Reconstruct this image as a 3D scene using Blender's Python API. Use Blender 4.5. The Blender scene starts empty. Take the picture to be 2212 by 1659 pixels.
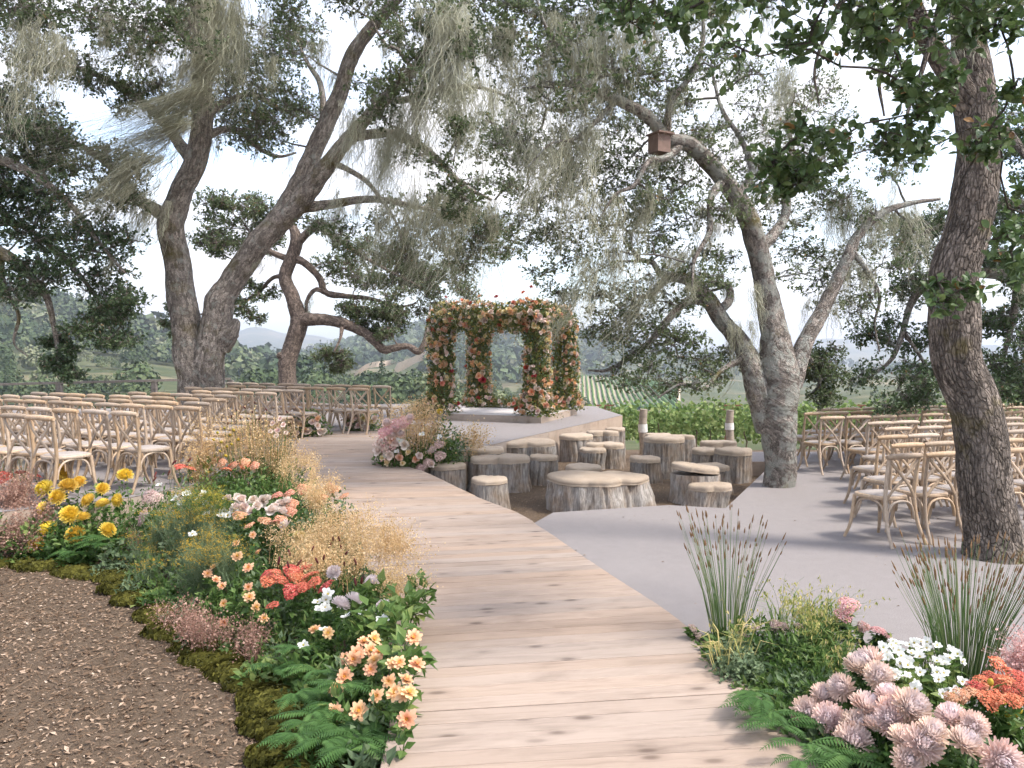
import bpy, math, random
import numpy as np
from mathutils import Vector
R = math.radians
sc = bpy.context.scene
C = sc.collection
rng = np.random.default_rng(7)
random.seed(7)

# ------------------------------------------------------------------ camera
F, CX, CY, YH, EYE = 1730.0, 1106.0, 829.5, 765.0, 1.85      # picture measured on a 2212 x 1659 grid
PITCH = math.atan((CY - YH) / F)
cam = bpy.data.objects.new('camera', bpy.data.cameras.new('camera'))
C.objects.link(cam)
cam.location = (0, 0, EYE)
cam.rotation_euler = (math.pi / 2 - PITCH, 0, 0)
cam.data.sensor_width = 36
cam.data.lens = 36 * F / 2212
cam.data.clip_start = 0.05
cam.data.clip_end = 20000
sc.camera = cam

# ------------------------------------------------------------------ light
SUN_EL, SUN_AZ = R(52), R(112)         # azimuth measured from +Y (the view direction) towards +X
SKY_STRENGTH = 0.10
world = bpy.data.worlds.new('World'); sc.world = world
world.use_nodes = True
wt = world.node_tree; wt.nodes.clear()
def wn(t, **k):
    n = wt.nodes.new(t)
    for a, b in k.items(): setattr(n, a, b)
    return n
w_out = wn('ShaderNodeOutputWorld'); w_bg = wn('ShaderNodeBackground')
w_sky = wn('ShaderNodeTexSky', sky_type='NISHITA', sun_disc=False, sun_elevation=SUN_EL, sun_rotation=SUN_AZ)
w_sky.dust_density = 2.0
w_tc = wn('ShaderNodeTexCoord'); w_map = wn('ShaderNodeMapping')
w_map.inputs['Scale'].default_value = (1.0, 1.0, 3.2)
w_no = wn('ShaderNodeTexNoise'); w_no.inputs['Scale'].default_value = 2.3; w_no.inputs['Detail'].default_value = 7; w_no.inputs['Roughness'].default_value = 0.55
w_ra = wn('ShaderNodeMapRange'); w_ra.inputs['From Min'].default_value = 0.38; w_ra.inputs['From Max'].default_value = 0.60
w_ra.inputs['To Min'].default_value = 0.12; w_ra.inputs['To Max'].default_value = 1.0
w_no2 = wn('ShaderNodeTexNoise'); w_no2.inputs['Scale'].default_value = 6.0; w_no2.inputs['Detail'].default_value = 5
w_mr2 = wn('ShaderNodeMapRange'); w_mr2.inputs['To Min'].default_value = 0.82; w_mr2.inputs['To Max'].default_value = 1.12
w_cl = wn('ShaderNodeMix', data_type='RGBA', blend_type='MULTIPLY'); w_cl.inputs['Factor'].default_value = 1.0
w_cl.inputs[6].default_value = (3.2, 3.14, 3.22, 1)         # cloud, in the units of the sky texture
w_mix = wn('ShaderNodeMix', data_type='RGBA')
L = wt.links.new
L(w_tc.outputs['Generated'], w_map.inputs['Vector']); L(w_map.outputs[0], w_no.inputs['Vector']); L(w_map.outputs[0], w_no2.inputs['Vector'])
L(w_no.outputs['Fac'], w_ra.inputs['Value']); L(w_no2.outputs['Fac'], w_mr2.inputs['Value'])
L(w_mr2.outputs[0], w_cl.inputs[7])
L(w_ra.outputs[0], w_mix.inputs['Factor']); L(w_sky.outputs[0], w_mix.inputs[6]); L(w_cl.outputs[2], w_mix.inputs[7])
L(w_mix.outputs[2], w_bg.inputs['Color']); w_bg.inputs['Strength'].default_value = SKY_STRENGTH
L(w_bg.outputs[0], w_out.inputs['Surface'])

sun = bpy.data.objects.new('sun', bpy.data.lights.new('sun', 'SUN')); C.objects.link(sun)
sun.data.energy = 1.15; sun.data.angle = R(11); sun.data.color = (1.0, 0.94, 0.86)
sd = Vector((math.sin(SUN_AZ) * math.cos(SUN_EL), math.cos(SUN_AZ) * math.cos(SUN_EL), math.sin(SUN_EL)))
sun.rotation_euler = (-sd).to_track_quat('-Z', 'Y').to_euler()
sun.location = (0, 0, 30)

sc.view_settings.view_transform = 'Standard'; sc.view_settings.look = 'None'
sc.view_settings.exposure = 2.4; sc.view_settings.gamma = 1.0; sc.view_settings.use_curve_mapping = False
cy = sc.cycles
cy.max_bounces = 5; cy.diffuse_bounces = 3; cy.glossy_bounces = 2; cy.transmission_bounces = 3; cy.volume_bounces = 0
cy.transparent_max_bounces = 4; cy.caustics_reflective = False; cy.caustics_refractive = False
cy.sample_clamp_indirect = 6
cy.use_adaptive_sampling = True; cy.adaptive_threshold = 0.03
cy.use_denoising = True
try:
    cy.denoiser = 'OPENIMAGEDENOISE'; cy.denoising_input_passes = 'RGB_ALBEDO_NORMAL'; cy.denoising_prefilter = 'ACCURATE'
except Exception: pass

# ------------------------------------------------------------------ helpers: picture point -> place
_cp, _sp = math.cos(PITCH), math.sin(PITCH)
def ray(x, y):
    a, b = (x - CX) / F, (CY - y) / F
    return np.array([a, _cp + b * _sp, -_sp + b * _cp])
def P(x, y, Y):                     # the point seen at (x, y) that stands Y metres ahead
    d = ray(x, y); return d * (Y / d[1]) + np.array([0, 0, EYE])
def G(x, y, z=0.0):                 # the point of the level z seen at (x, y)
    d = ray(x, y); return d * ((z - EYE) / d[2]) + np.array([0, 0, EYE])
def to_px(p):
    X, Y, Z = p[0], p[1], p[2] - EYE
    f = Y * _cp - Z * _sp; u = Y * _sp + Z * _cp
    return CX + F * X / f, CY - F * u / f

# ------------------------------------------------------------------ helpers: meshes
class MB:
    def __init__(s): s.V = []; s.Fs = []; s.M = []; s.T = []; s.U = []; s.n = 0
    def add(s, V, Fa, mi=0, tint=None, uv=None):
        V = np.asarray(V, float).reshape(-1, 3); Fa = np.asarray(Fa, int)
        if len(V) == 0 or len(Fa) == 0: return
        s.V.append(V); s.Fs.append(Fa + s.n); s.M.append(np.full(len(Fa), mi, int))
        s.T.append(np.zeros(len(V)) if tint is None else np.broadcast_to(np.asarray(tint, float), (len(V),)))
        s.U.append(np.zeros((len(V), 2)) if uv is None else uv)
        s.n += len(V)
    def mesh(s, name, mats, smooth=True):
        V = np.concatenate(s.V); me = bpy.data.meshes.new(name)
        me.vertices.add(len(V)); me.vertices.foreach_set('co', V.ravel())
        lt = np.concatenate([np.full(len(f), f.shape[1]) for f in s.Fs])
        lv = np.concatenate([f.ravel() for f in s.Fs])
        me.loops.add(len(lv)); me.loops.foreach_set('vertex_index', lv.astype(np.int32))
        me.polygons.add(len(lt))
        me.polygons.foreach_set('loop_start', np.concatenate([[0], np.cumsum(lt)[:-1]]).astype(np.int32))
        me.polygons.foreach_set('material_index', np.concatenate(s.M).astype(np.int32))
        me.polygons.foreach_set('use_smooth', np.full(len(lt), smooth))
        at = me.attributes.new('tint', 'FLOAT', 'POINT'); at.data.foreach_set('value', np.concatenate(s.T))
        U = np.concatenate(s.U)
        if np.any(U):
            uvl = me.uv_layers.new(name='UVMap'); uvl.data.foreach_set('uv', U[lv].ravel())
        for m in (mats if isinstance(mats, (list, tuple)) else [mats]): me.materials.append(m)
        me.update(calc_edges=True); me.validate()
        return me
    def build(s, name, mats, parent=None, smooth=True):
        return link(name, s.mesh(name, mats, smooth), parent)
def link(name, data, parent=None, loc=None, rot=None, scale=None):
    o = bpy.data.objects.new(name, data); C.objects.link(o)
    if parent is not None: o.parent = parent
    if loc is not None: o.location = loc
    if rot is not None: o.rotation_euler = rot
    if scale is not None: o.scale = scale if hasattr(scale, '__len__') else (scale,) * 3
    return o
def tag(o, label=None, cat=None, group=None, kind=None):
    if label: o['label'] = label
    if cat: o['category'] = cat
    if group: o['group'] = group
    if kind: o['kind'] = kind
    return o
def thing(name, label, cat, loc=(0, 0, 0), rz=0.0, group=None):
    return tag(link(name, None, None, loc, (0, 0, rz)), label, cat, group)
def nrm(v): return v / np.maximum(np.linalg.norm(v, axis=-1, keepdims=True), 1e-9)
def rnd_unit(n): return nrm(rng.normal(size=(n, 3)))

def tubes(paths, radii, ns=6, cap=False):
    """paths (n,k,3), radii (n,k) -> V, quads, uv"""
    p = np.asarray(paths, float); r = np.asarray(radii, float); n, k, _ = p.shape
    t = np.empty_like(p); t[:, 1:-1] = p[:, 2:] - p[:, :-2]; t[:, 0] = p[:, 1] - p[:, 0]; t[:, -1] = p[:, -1] - p[:, -2]
    t = nrm(t)
    mean = nrm(p[:, -1] - p[:, 0] + 1e-6)
    ref = np.where(np.abs(mean[:, 2:3]) > 0.8, np.array([[0.0, 1.0, 0.0]]), np.array([[0.0, 0.0, 1.0]]))
    s = nrm(np.cross(np.broadcast_to(ref[:, None], p.shape), t)); b = np.cross(t, s)
    a = np.linspace(0, 2 * math.pi, ns, endpoint=False)
    V = p[:, :, None] + r[:, :, None, None] * (np.cos(a)[None, None, :, None] * s[:, :, None] + np.sin(a)[None, None, :, None] * b[:, :, None])
    i = np.arange(ns); j = (i + 1) % ns
    kk = np.arange(k - 1)[:, None]
    q = np.stack([kk * ns + i, kk * ns + j, (kk + 1) * ns + j, (kk + 1) * ns + i], -1).reshape(-1, 4)
    Q = (q[None] + (np.arange(n) * k * ns)[:, None, None]).reshape(-1, 4)
    ln = np.concatenate([np.zeros((n, 1)), np.cumsum(np.linalg.norm(np.diff(p, axis=1), axis=2), 1)], 1)
    uv = np.stack(np.broadcast_arrays((a / (2 * math.pi))[None, None, :], ln[:, :, None]), -1).reshape(-1, 2)
    return V.reshape(-1, 3), Q, uv
def tube1(path, rad, ns=8, caps=True):
    V, Q, uv = tubes(np.asarray(path)[None], np.asarray(rad)[None], ns)
    Fs = [Q]
    return V, Q, uv
def ribbons(paths, widths, side):
    p = np.asarray(paths, float); w = np.asarray(widths, float); n, k, _ = p.shape
    s = np.asarray(side, float)
    if s.ndim == 2: s = s[:, None]
    V = np.stack([p - s * w[:, :, None] / 2, p + s * w[:, :, None] / 2], 2).reshape(-1, 3)
    kk = np.arange(k - 1)
    q = np.stack([kk * 2, kk * 2 + 1, kk * 2 + 3, kk * 2 + 2], -1)
    return V, (q[None] + (np.arange(n) * k * 2)[:, None, None]).reshape(-1, 4)
def place(T, Fa, o, ax, nr, scale):
    """template T (m,3) = (along, across, normal) put at o along ax with normal about nr"""
    o = np.asarray(o, float); n = len(o); ax = nrm(np.asarray(ax, float)); sd_ = nrm(np.cross(nr, ax)); nn = np.cross(ax, sd_)
    sc_ = np.asarray(scale, float)
    if sc_.ndim == 0: sc_ = np.full(n, sc_)
    if sc_.ndim == 1: sc_ = np.repeat(sc_[:, None], 3, 1)
    T = np.asarray(T, float)
    V = o[:, None] + T[None, :, 0:1] * sc_[:, None, 0:1] * ax[:, None] + T[None, :, 1:2] * sc_[:, None, 1:2] * sd_[:, None] + T[None, :, 2:3] * sc_[:, None, 2:3] * nn[:, None]
    Fa = np.asarray(Fa)
    return V.reshape(-1, 3), (Fa[None] + (np.arange(n) * len(T))[:, None, None]).reshape(-1, Fa.shape[1])
def box(cx, cy_, cz, sx, sy, sz):
    x, y, z = sx / 2, sy / 2, sz / 2
    V = np.array([[a, b, c] for a in (-x, x) for b in (-y, y) for c in (-z, z)]) + [cx, cy_, cz]
    return V, np.array([[0, 1, 3, 2], [4, 6, 7, 5], [0, 4, 5, 1], [2, 3, 7, 6], [0, 2, 6, 4], [1, 5, 7, 3]])
def prism(poly, z0, z1):
    """upright prism over a polygon; z may be numbers or one per corner"""
    p = np.asarray(poly, float); n = len(p)
    V = np.concatenate([np.c_[p, np.broadcast_to(z0, n)], np.c_[p, np.broadcast_to(z1, n)]])
    side = np.array([[i, (i + 1) % n, n + (i + 1) % n, n + i] for i in range(n)])
    top = np.arange(n, 2 * n)[None]
    bot = np.arange(n)[::-1][None]
    return V, side, top, bot
def vnoise(p, seed=0):
    """smooth value noise of points (n,3), -1..1"""
    p = np.asarray(p, float); i = np.floor(p).astype(np.int64); f = p - i; f = f * f * (3 - 2 * f)
    def h(a, b, c):
        x = (a * 374761393 + b * 668265263 + c * 2147483647 + seed * 144665) & 0x7fffffff
        x = ((x ^ (x >> 13)) * 1274126177) & 0x7fffffff
        return ((x ^ (x >> 16)) & 0xffff) / 32767.5 - 1
    r = 0
    for a in (0, 1):
        for b in (0, 1):
            for c in (0, 1):
                w = (f[:, 0] if a else 1 - f[:, 0]) * (f[:, 1] if b else 1 - f[:, 1]) * (f[:, 2] if c else 1 - f[:, 2])
                r = r + w * h(i[:, 0] + a, i[:, 1] + b, i[:, 2] + c)
    return r
def fbm(p, o=3, seed=0):
    r = 0; a = 1.0; p = np.asarray(p, float)
    for k in range(o): r = r + a * vnoise(p * 2 ** k + 17.3 * k, seed + k); a *= 0.5
    return r
def resample(pts, k):
    """Catmull-Rom through rows of pts (any width) at about k points per span"""
    p = np.asarray(pts, float); q = np.vstack([2 * p[0] - p[1], p, 2 * p[-1] - p[-2]]); out = []
    for i in range(len(p) - 1):
        a, b, c, d = q[i:i + 4]
        for t in np.linspace(0, 1, k, endpoint=False):
            out.append(0.5 * (2 * b + (c - a) * t + (2 * a - 5 * b + 4 * c - d) * t * t + (3 * b - a - 3 * c + d) * t ** 3))
    out.append(p[-1]); return np.array(out)
def in_poly(p, poly):
    x, y = p[..., 0], p[..., 1]; r = np.zeros(x.shape, bool); n = len(poly)
    for i in range(n):
        x1, y1 = poly[i][0], poly[i][1]; x2, y2 = poly[(i + 1) % n][0], poly[(i + 1) % n][1]
        c = ((y1 > y) != (y2 > y)) & (x < (x2 - x1) * (y - y1) / (y2 - y1 + 1e-12) + x1)
        r ^= c
    return r
def smooth(t): t = np.clip(t, 0, 1); return t * t * (3 - 2 * t)
WORDS = ['first', 'second', 'third', 'fourth', 'fifth', 'sixth', 'seventh', 'eighth', 'ninth', 'tenth', 'eleventh', 'twelfth', 'thirteenth', 'fourteenth', 'fifteenth', 'sixteenth', 'seventeenth', 'eighteenth', 'nineteenth', 'twentieth'] + ['twenty-' + w for w in ('first', 'second', 'third', 'fourth', 'fifth', 'sixth', 'seventh', 'eighth', 'ninth')] + ['thirtieth'] + ['thirty-' + w for w in ('first', 'second', 'third', 'fourth', 'fifth', 'sixth', 'seventh', 'eighth', 'ninth')]

# ------------------------------------------------------------------ helpers: materials
class Mat:
    def __init__(s, name):
        s.m = bpy.data.materials.new(name); s.m.use_nodes = True; s.t = s.m.node_tree; s.t.nodes.clear()
        s.out = s.t.nodes.new('ShaderNodeOutputMaterial')
    def n(s, typ, props=None, **inp):
        k = s.t.nodes.new('ShaderNode' + typ)
        for a, b in (props or {}).items(): setattr(k, a, b)
        for a, b in inp.items(): s.set(k, a.replace('_', ' '), b)
        return k
    def set(s, node, key, val):
        sock = node.inputs[key]
        if isinstance(val, bpy.types.NodeSocket): s.t.links.new(val, sock)
        elif isinstance(val, bpy.types.Node): s.t.links.new(val.outputs[0], sock)
        else:
            if hasattr(val, '__len__') and len(val) == 3 and sock.type == 'RGBA': val = (*val, 1)
            sock.default_value = val
    def ramp(s, fac, stops, interp='LINEAR'):
        r = s.t.nodes.new('ShaderNodeValToRGB'); r.color_ramp.interpolation = interp; e = r.color_ramp.elements
        while len(e) < len(stops): e.new(0.5)
        for k, (p, c) in enumerate(stops): e[k].position = p; e[k].color = (*c, 1) if len(c) == 3 else c
        s.t.links.new(fac if isinstance(fac, bpy.types.NodeSocket) else fac.outputs[0], r.inputs[0]); return r.outputs[0]
    def noise(s, vec, scale, detail=4, rough=0.5, dist=0.0):
        k = s.n('TexNoise', None, Scale=scale, Detail=detail, Roughness=rough, Distortion=dist)
        if vec is not None: s.set(k, 'Vector', vec)
        return k.outputs['Fac']
    def coord(s, which='Object', scale=(1, 1, 1), loc=(0, 0, 0)):
        t = s.n('TexCoord'); m = s.n('Mapping', None, Scale=scale, Location=loc); s.t.links.new(t.outputs[which], m.inputs['Vector']); return m.outputs[0]
    def mix(s, f, a, b, blend='MIX'):
        k = s.n('Mix', {'data_type': 'RGBA', 'blend_type': blend}); s.set(k, 'Factor', f)
        for key, v in (('A', a), ('B', b)):
            sock = [i for i in k.inputs if i.name == key and i.type == 'RGBA'][0]
            if isinstance(v, bpy.types.NodeSocket): s.t.links.new(v, sock)
            else: sock.default_value = (*v, 1) if len(v) == 3 else v
        return [o for o in k.outputs if o.type == 'RGBA'][0]
    def math(s, op, a, b=0.0):
        k = s.n('Math', {'operation': op}); s.set(k, 0, a) if False else None
        for i, v in enumerate((a, b)):
            if isinstance(v, bpy.types.NodeSocket): s.t.links.new(v, k.inputs[i])
            else: k.inputs[i].default_value = v
        return k.outputs[0]
    def attr(s, name='tint'): return s.n('Attribute', {'attribute_name': name}).outputs['Fac']
    def rand(s): return s.n('ObjectInfo').outputs['Random']
    def bump(s, h, strength=0.3, dist=0.02):
        return s.n('Bump', None, Height=h, Strength=strength, Distance=dist).outputs[0]
    def finish(s, color, rough=0.8, normal=None, trans=0.0, tcolor=None, spec=0.3):
        b = s.n('BsdfPrincipled', None, Base_Color=color, Roughness=rough); b.inputs['Specular IOR Level'].default_value = spec
        if normal is not None: s.set(b, 'Normal', normal)
        sh = b.outputs[0]
        if trans > 0:
            tr = s.n('BsdfTranslucent', None, Color=tcolor if tcolor is not None else color)
            k = s.n('MixShader'); k.inputs[0].default_value = trans; s.t.links.new(sh, k.inputs[1]); s.t.links.new(tr.outputs[0], k.inputs[2]); sh = k.outputs[0]
        s.t.links.new(sh, s.out.inputs['Surface']); return s.m

def mat_leaf(name, stops, trans=0.25, rough=0.5, spec=0.35):
    m = Mat(name); c = m.ramp(m.attr(), stops); return m.finish(c, rough, None, trans, None, spec)
def mat_petal(name, stops, trans=0.25, vary=0.25):
    m = Mat(name); c = m.ramp(m.attr(), stops)
    h = m.n('HueSaturation', None, Color=c); r = m.rand()
    m.set(h, 'Hue', m.math('ADD', m.math('MULTIPLY', r, 0.03), 0.485)); m.set(h, 'Value', m.math('ADD', m.math('MULTIPLY', m.math('FRACT', m.math('MULTIPLY', r, 7.3)), vary), 0.92 - vary * 0.7))
    return m.finish(h.outputs[0], 0.65, None, trans, None, 0.15)
def mat_bark(name, dark, light, su, sv, lichen=0.0, moss=0.0, bump=0.8, warm=None):
    m = Mat(name); t = m.n('TexCoord'); mp = m.n('Mapping', None, Scale=(su, sv, 1)); m.t.links.new(t.outputs['UV'], mp.inputs['Vector'])
    ob = t.outputs['Object']
    v = m.n('TexVoronoi', {'feature': 'DISTANCE_TO_EDGE'}, Scale=1.0); 
    wob = m.mix(0.45, mp.outputs[0], m.n('TexNoise', None, Vector=mp.outputs[0], Scale=0.9, Detail=5).outputs['Color'], 'ADD')
    m.set(v, 'Vector', wob)
    crack = m.ramp(v.outputs['Distance'], [(0.0, (0, 0, 0)), (0.17, (1, 1, 1))])
    n1 = m.noise(ob, 9, 6, 0.65); n2 = m.noise(ob, 34, 5, 0.7)
    col = m.ramp(n1, [(0.3, dark), (0.7, light)])
    col = m.mix(m.math('MULTIPLY', m.math('SUBTRACT', 1.0, crack), 0.75), col, tuple(c * 0.25 for c in dark))
    col = m.mix(0.5, col, m.ramp(n2, [(0.34, tuple(c * .6 for c in dark)), (0.70, tuple(min(1, c * 1.4) for c in light))]))
    pv = m.n('TexVoronoi', {'feature': 'F1'}, Vector=wob, Scale=0.62); ps = m.n('SeparateColor', None, Color=pv.outputs['Color'])
    pf = m.n('HueSaturation', None, Color=col); m.set(pf, 'Value', m.math('ADD', m.math('MULTIPLY', m.math('POWER', ps.outputs[0], 1.6), 0.95), 0.62)); col = pf.outputs[0]
    if lichen > 0:
        ln = m.noise(ob, 5.5, 5, 0.7); lf = m.ramp(ln, [(0.60 - lichen * 0.12, (0, 0, 0)), (0.66 - lichen * 0.1, (1, 1, 1))])
        col = m.mix(m.math('MULTIPLY', lf, 0.7), col, (0.36, 0.37, 0.33))
    if moss > 0:
        mn = m.noise(ob, 1.6, 4, 0.6); mf = m.ramp(mn, [(0.62 - moss * 0.1, (0, 0, 0)), (0.70, (1, 1, 1))])
        col = m.mix(m.math('MULTIPLY', mf, 0.75), col, (0.13, 0.105, 0.022))
    h = m.math('ADD', m.math('MULTIPLY', crack, 0.7), m.math('ADD', m.math('MULTIPLY', n1, 0.5), m.math('MULTIPLY', n2, 0.25)))
    return m.finish(col, 0.9, m.bump(h, bump, 0.03), spec=0.15)

# ================================================================== THE SETTING
# ---- materials of the setting
def mat_ground():
    m = Mat('mulch_and_soil'); o = m.coord('Object')
    a = m.noise(o, 1.3, 6, 0.65); b = m.noise(o, 17, 7, 0.78); c = m.noise(o, 110, 3, 0.7)
    col = m.ramp(b, [(0.3, (0.055, 0.039, 0.026)), (0.52, (0.13, 0.092, 0.062)), (0.72, (0.25, 0.182, 0.126))])
    col = m.mix(0.4, col, m.ramp(c, [(0.35, (0.05, 0.036, 0.025)), (0.7, (0.25, 0.185, 0.13))]))
    col = m.mix(m.math('MULTIPLY', a, 0.5), col, (0.14, 0.105, 0.08))
    h = m.math('ADD', b, m.math('MULTIPLY', c, 0.6))
    return m.finish(col, 0.95, m.bump(h, 0.8, 0.03), spec=0.1)
def mat_carpet():
    m = Mat('grey_carpet'); o = m.coord('Object')
    a = m.noise(o, 0.7, 4, 0.6); b = m.noise(o, 420, 2, 0.6); c = m.noise(o, 60, 3, 0.6)
    col = m.ramp(b, [(0.25, (0.185, 0.165, 0.160)), (0.75, (0.285, 0.262, 0.256))])
    col = m.mix(m.math('MULTIPLY', a, 0.35), col, (0.235, 0.212, 0.205))
    e = m.noise(o, 9, 5, 0.7); col = m.mix(0.30, col, m.ramp(e, [(0.3, (0.165, 0.147, 0.143)), (0.7, (0.30, 0.275, 0.268))]))
    g_ = m.noise(o, 130, 3, 0.75); col = m.mix(0.45, col, m.ramp(g_, [(0.32, (0.13, 0.115, 0.111)), (0.68, (0.345, 0.32, 0.312))]))
    col = m.mix(m.math('MULTIPLY', m.ramp(c, [(0.55, (0, 0, 0)), (0.8, (1, 1, 1))]), 0.25), col, (0.22, 0.20, 0.19))
    return m.finish(col, 0.97, m.bump(b, 0.25, 0.004), spec=0.05)
def mat_plank(name, base, dark, knot, grey=0.0):
    m = Mat(name); t = m.n('TexCoord'); r = m.rand()
    off = m.n('CombineXYZ'); m.set(off, 0, m.math('MULTIPLY', r, 37.0)); m.set(off, 1, m.math('MULTIPLY', r, 91.0)); m.set(off, 2, m.math('MULTIPLY', r, 13.0))
    va = m.n('VectorMath', {'operation': 'ADD'}); m.t.links.new(t.outputs['Object'], va.inputs[0]); m.t.links.new(off.outputs[0], va.inputs[1])
    def sc_(x, y, z): return m.n('Mapping', None, Vector=va.outputs[0], Scale=(x, y, z)).outputs[0]
    # knots: cells long in X
    vo = m.n('TexVoronoi', {'feature': 'F1'}, Vector=sc_(3.1, 7.0, 1), Scale=1.0, Randomness=1.0)
    kd = vo.outputs['Distance']
    kn = m.ramp(kd, [(0.0, (1, 1, 1)), (0.10, (0.8, 0.8, 0.8)), (0.19, (0.22, 0.22, 0.22)), (0.36, (0, 0, 0))])
    bend = m.math('MULTIPLY', m.ramp(kd, [(0.0, (1, 1, 1)), (0.5, (0, 0, 0))]), 0.9)
    g0 = m.n('Mapping', None, Vector=va.outputs[0], Scale=(1.6, 46, 12)).outputs[0]
    gv = m.n('VectorMath', {'operation': 'ADD'}); m.t.links.new(g0, gv.inputs[0])
    bb = m.n('CombineXYZ'); m.set(bb, 1, m.math('MULTIPLY', bend, 2.2)); m.t.links.new(bb.outputs[0], gv.inputs[1])
    grain = m.noise(gv.outputs[0], 1.0, 5, 0.62, 0.35)
    fine = m.noise(sc_(6, 160, 40), 1.0, 3, 0.6)
    blot = m.noise(sc_(1.6, 5.0, 2), 1.0, 5, 0.65, 0.6)
    col = m.ramp(grain, [(0.28, dark), (0.46, base), (0.8, tuple(min(1, c * 1.13) for c in base))])
    col = m.mix(0.22, col, m.ramp(fine, [(0.3, dark), (0.7, base)]))
    col = m.mix(m.math('MULTIPLY', m.ramp(blot, [(0.48, (0, 0, 0)), (0.72, (1, 1, 1))]), 0.6), col, tuple(c * 0.78 for c in dark))
    sep = m.n('SeparateColor', None, Color=vo.outputs['Color']); pick = m.ramp(sep.outputs[0], [(0.12, (0, 0, 0)), (0.7, (1, 1, 1))])
    col = m.mix(m.math('MULTIPLY', m.math('MULTIPLY', kn, pick), 0.85), col, knot)
    h = m.n('HueSaturation', None, Color=col); m.set(h, 'Value', m.math('ADD', m.math('MULTIPLY', r, 0.16), 0.9)); m.set(h, 'Saturation', m.math('ADD', m.math('MULTIPLY', m.math('FRACT', m.math('MULTIPLY', r, 5.7)), 0.3), 0.78))
    return m.finish(h.outputs[0], 0.72, m.bump(m.math('ADD', grain, m.math('MULTIPLY', fine, 0.4)), 0.18, 0.006), spec=0.25)
def mat_flat(name, col, rough=0.7, vary=0.15, scale=20, bump=0.0, spec=0.25):
    m = Mat(name); n = m.noise(m.coord('Object'), scale, 5, 0.6)
    c = m.ramp(n, [(0.3, tuple(x * (1 - vary) for x in col)), (0.7, tuple(min(1, x * (1 + vary)) for x in col))])
    return m.finish(c, rough, m.bump(n, bump, 0.01) if bump else None, spec=spec)
M_ground = mat_ground(); M_carpet = mat_carpet()
M_plank = mat_plank('pale_pine_planks', (0.345, 0.262, 0.205), (0.25, 0.182, 0.138), (0.085, 0.054, 0.04))
M_greyplank = mat_plank('weathered_planks', (0.56, 0.52, 0.50), (0.40, 0.35, 0.32), (0.22, 0.17, 0.14))
M_ply = mat_plank('plywood_fascia', (0.36, 0.285, 0.225), (0.27, 0.205, 0.16), (0.17, 0.115, 0.085))
M_rail = mat_flat('weathered_steel', (0.17, 0.15, 0.135), 0.6, 0.25, 14)
M_dark = mat_flat('gap_shade', (0.16, 0.115, 0.085), 0.9)  # dark tone stands in for the shade below the boardwalk gaps

# ---- walkway edges (X at a given Y) and its gentle ramp
WR = np.array([(1.50, 1.0), (1.42, 3.0), (1.34, 4.04), (1.16, 5.4), (.73, 6.87), (.187, 8.72), (-.355, 9.6), (-1.18, 11.1), (-1.70, 11.8), (-1.95, 13.0), (-1.95, 14.2), (-1.9, 15.6)])
WL = np.array([(-.52, 1.0), (-.57, 3.0), (-.62, 4.03), (-.80, 5.0), (-1.15, 6.3), (-1.62, 7.7), (-2.10, 8.7), (-3.05, 10.7), (-3.55, 12.2), (-3.73, 13.84), (-3.6, 15.6)])
_wr = resample(WR, 6); _wl = resample(WL, 6)
def XR(y): return np.interp(y, _wr[:, 1], _wr[:, 0])
def XL(y): return np.interp(y, _wl[:, 1], _wl[:, 0])
def zramp(y): return 0.026 + 0.334 * np.clip((np.asarray(y, float) - 8.4) / 5.2, 0, 1)
Z_LEFT, Z_PIT = 0.33, -0.22
def tilt(y): return np.interp(y, [1, 3.5, 5.2, 6.8, 8.5, 10.5, 13], [.09, .115, .17, .20, .15, .05, 0.0])

bw = tag(link('boardwalk', None, None, (0, 0, 0)), 'pale pine boardwalk curving from the camera up to the flower arch', 'boardwalk', kind='structure')
def plank_line(y0):
    a = float(tilt(y0)); xc = (XL(y0) + XR(y0)) / 2
    xs = []
    for f in (XL, XR):
        y = y0
        for _ in range(12): x = f(y); y = y0 + a * (x - xc)
        xs.append((x, y))
    return xs
y0 = 1.3; k = 0
while y0 < 15.45:
    w = 0.142 + 0.004 * rng.uniform(-1, 1)
    (xl0, yl0), (xr0, yr0) = plank_line(y0 + .0032); (xl1, yl1), (xr1, yr1) = plank_line(y0 + w - .0032)
    dz = rng.uniform(-.003, .003)
    c = np.array([[xl0, yl0], [xr0, yr0], [xr1, yr1], [xl1, yl1]]); z = zramp(c[:, 1]) + dz
    cen = np.array([c[:, 0].mean(), c[:, 1].mean(), z.mean()])
    inn = c + 0.0035 * np.array([[1, 1], [-1, 1], [-1, -1], [1, -1]])
    V = np.vstack([np.c_[c, z - .022], np.c_[c, z - .0035], np.c_[inn, z]])
    ang = math.atan2(yr0 - yl0, xr0 - xl0); ca, sa = math.cos(-ang), math.sin(-ang)
    V = V - cen; V = np.c_[V[:, 0] * ca - V[:, 1] * sa, V[:, 0] * sa + V[:, 1] * ca, V[:, 2]]
    q = [[i, (i + 1) % 4, 4 + (i + 1) % 4, 4 + i] for i in range(4)] + [[4 + i, 4 + (i + 1) % 4, 8 + (i + 1) % 4, 8 + i] for i in range(4)] + [[8, 9, 10, 11], [3, 2, 1, 0]]
    mb = MB(); mb.add(V, q); o = mb.build('plank', M_plank, bw, smooth=False); o.location = cen; o.rotation_euler = (0, 0, ang)
    y0 += w; k += 1
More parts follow.
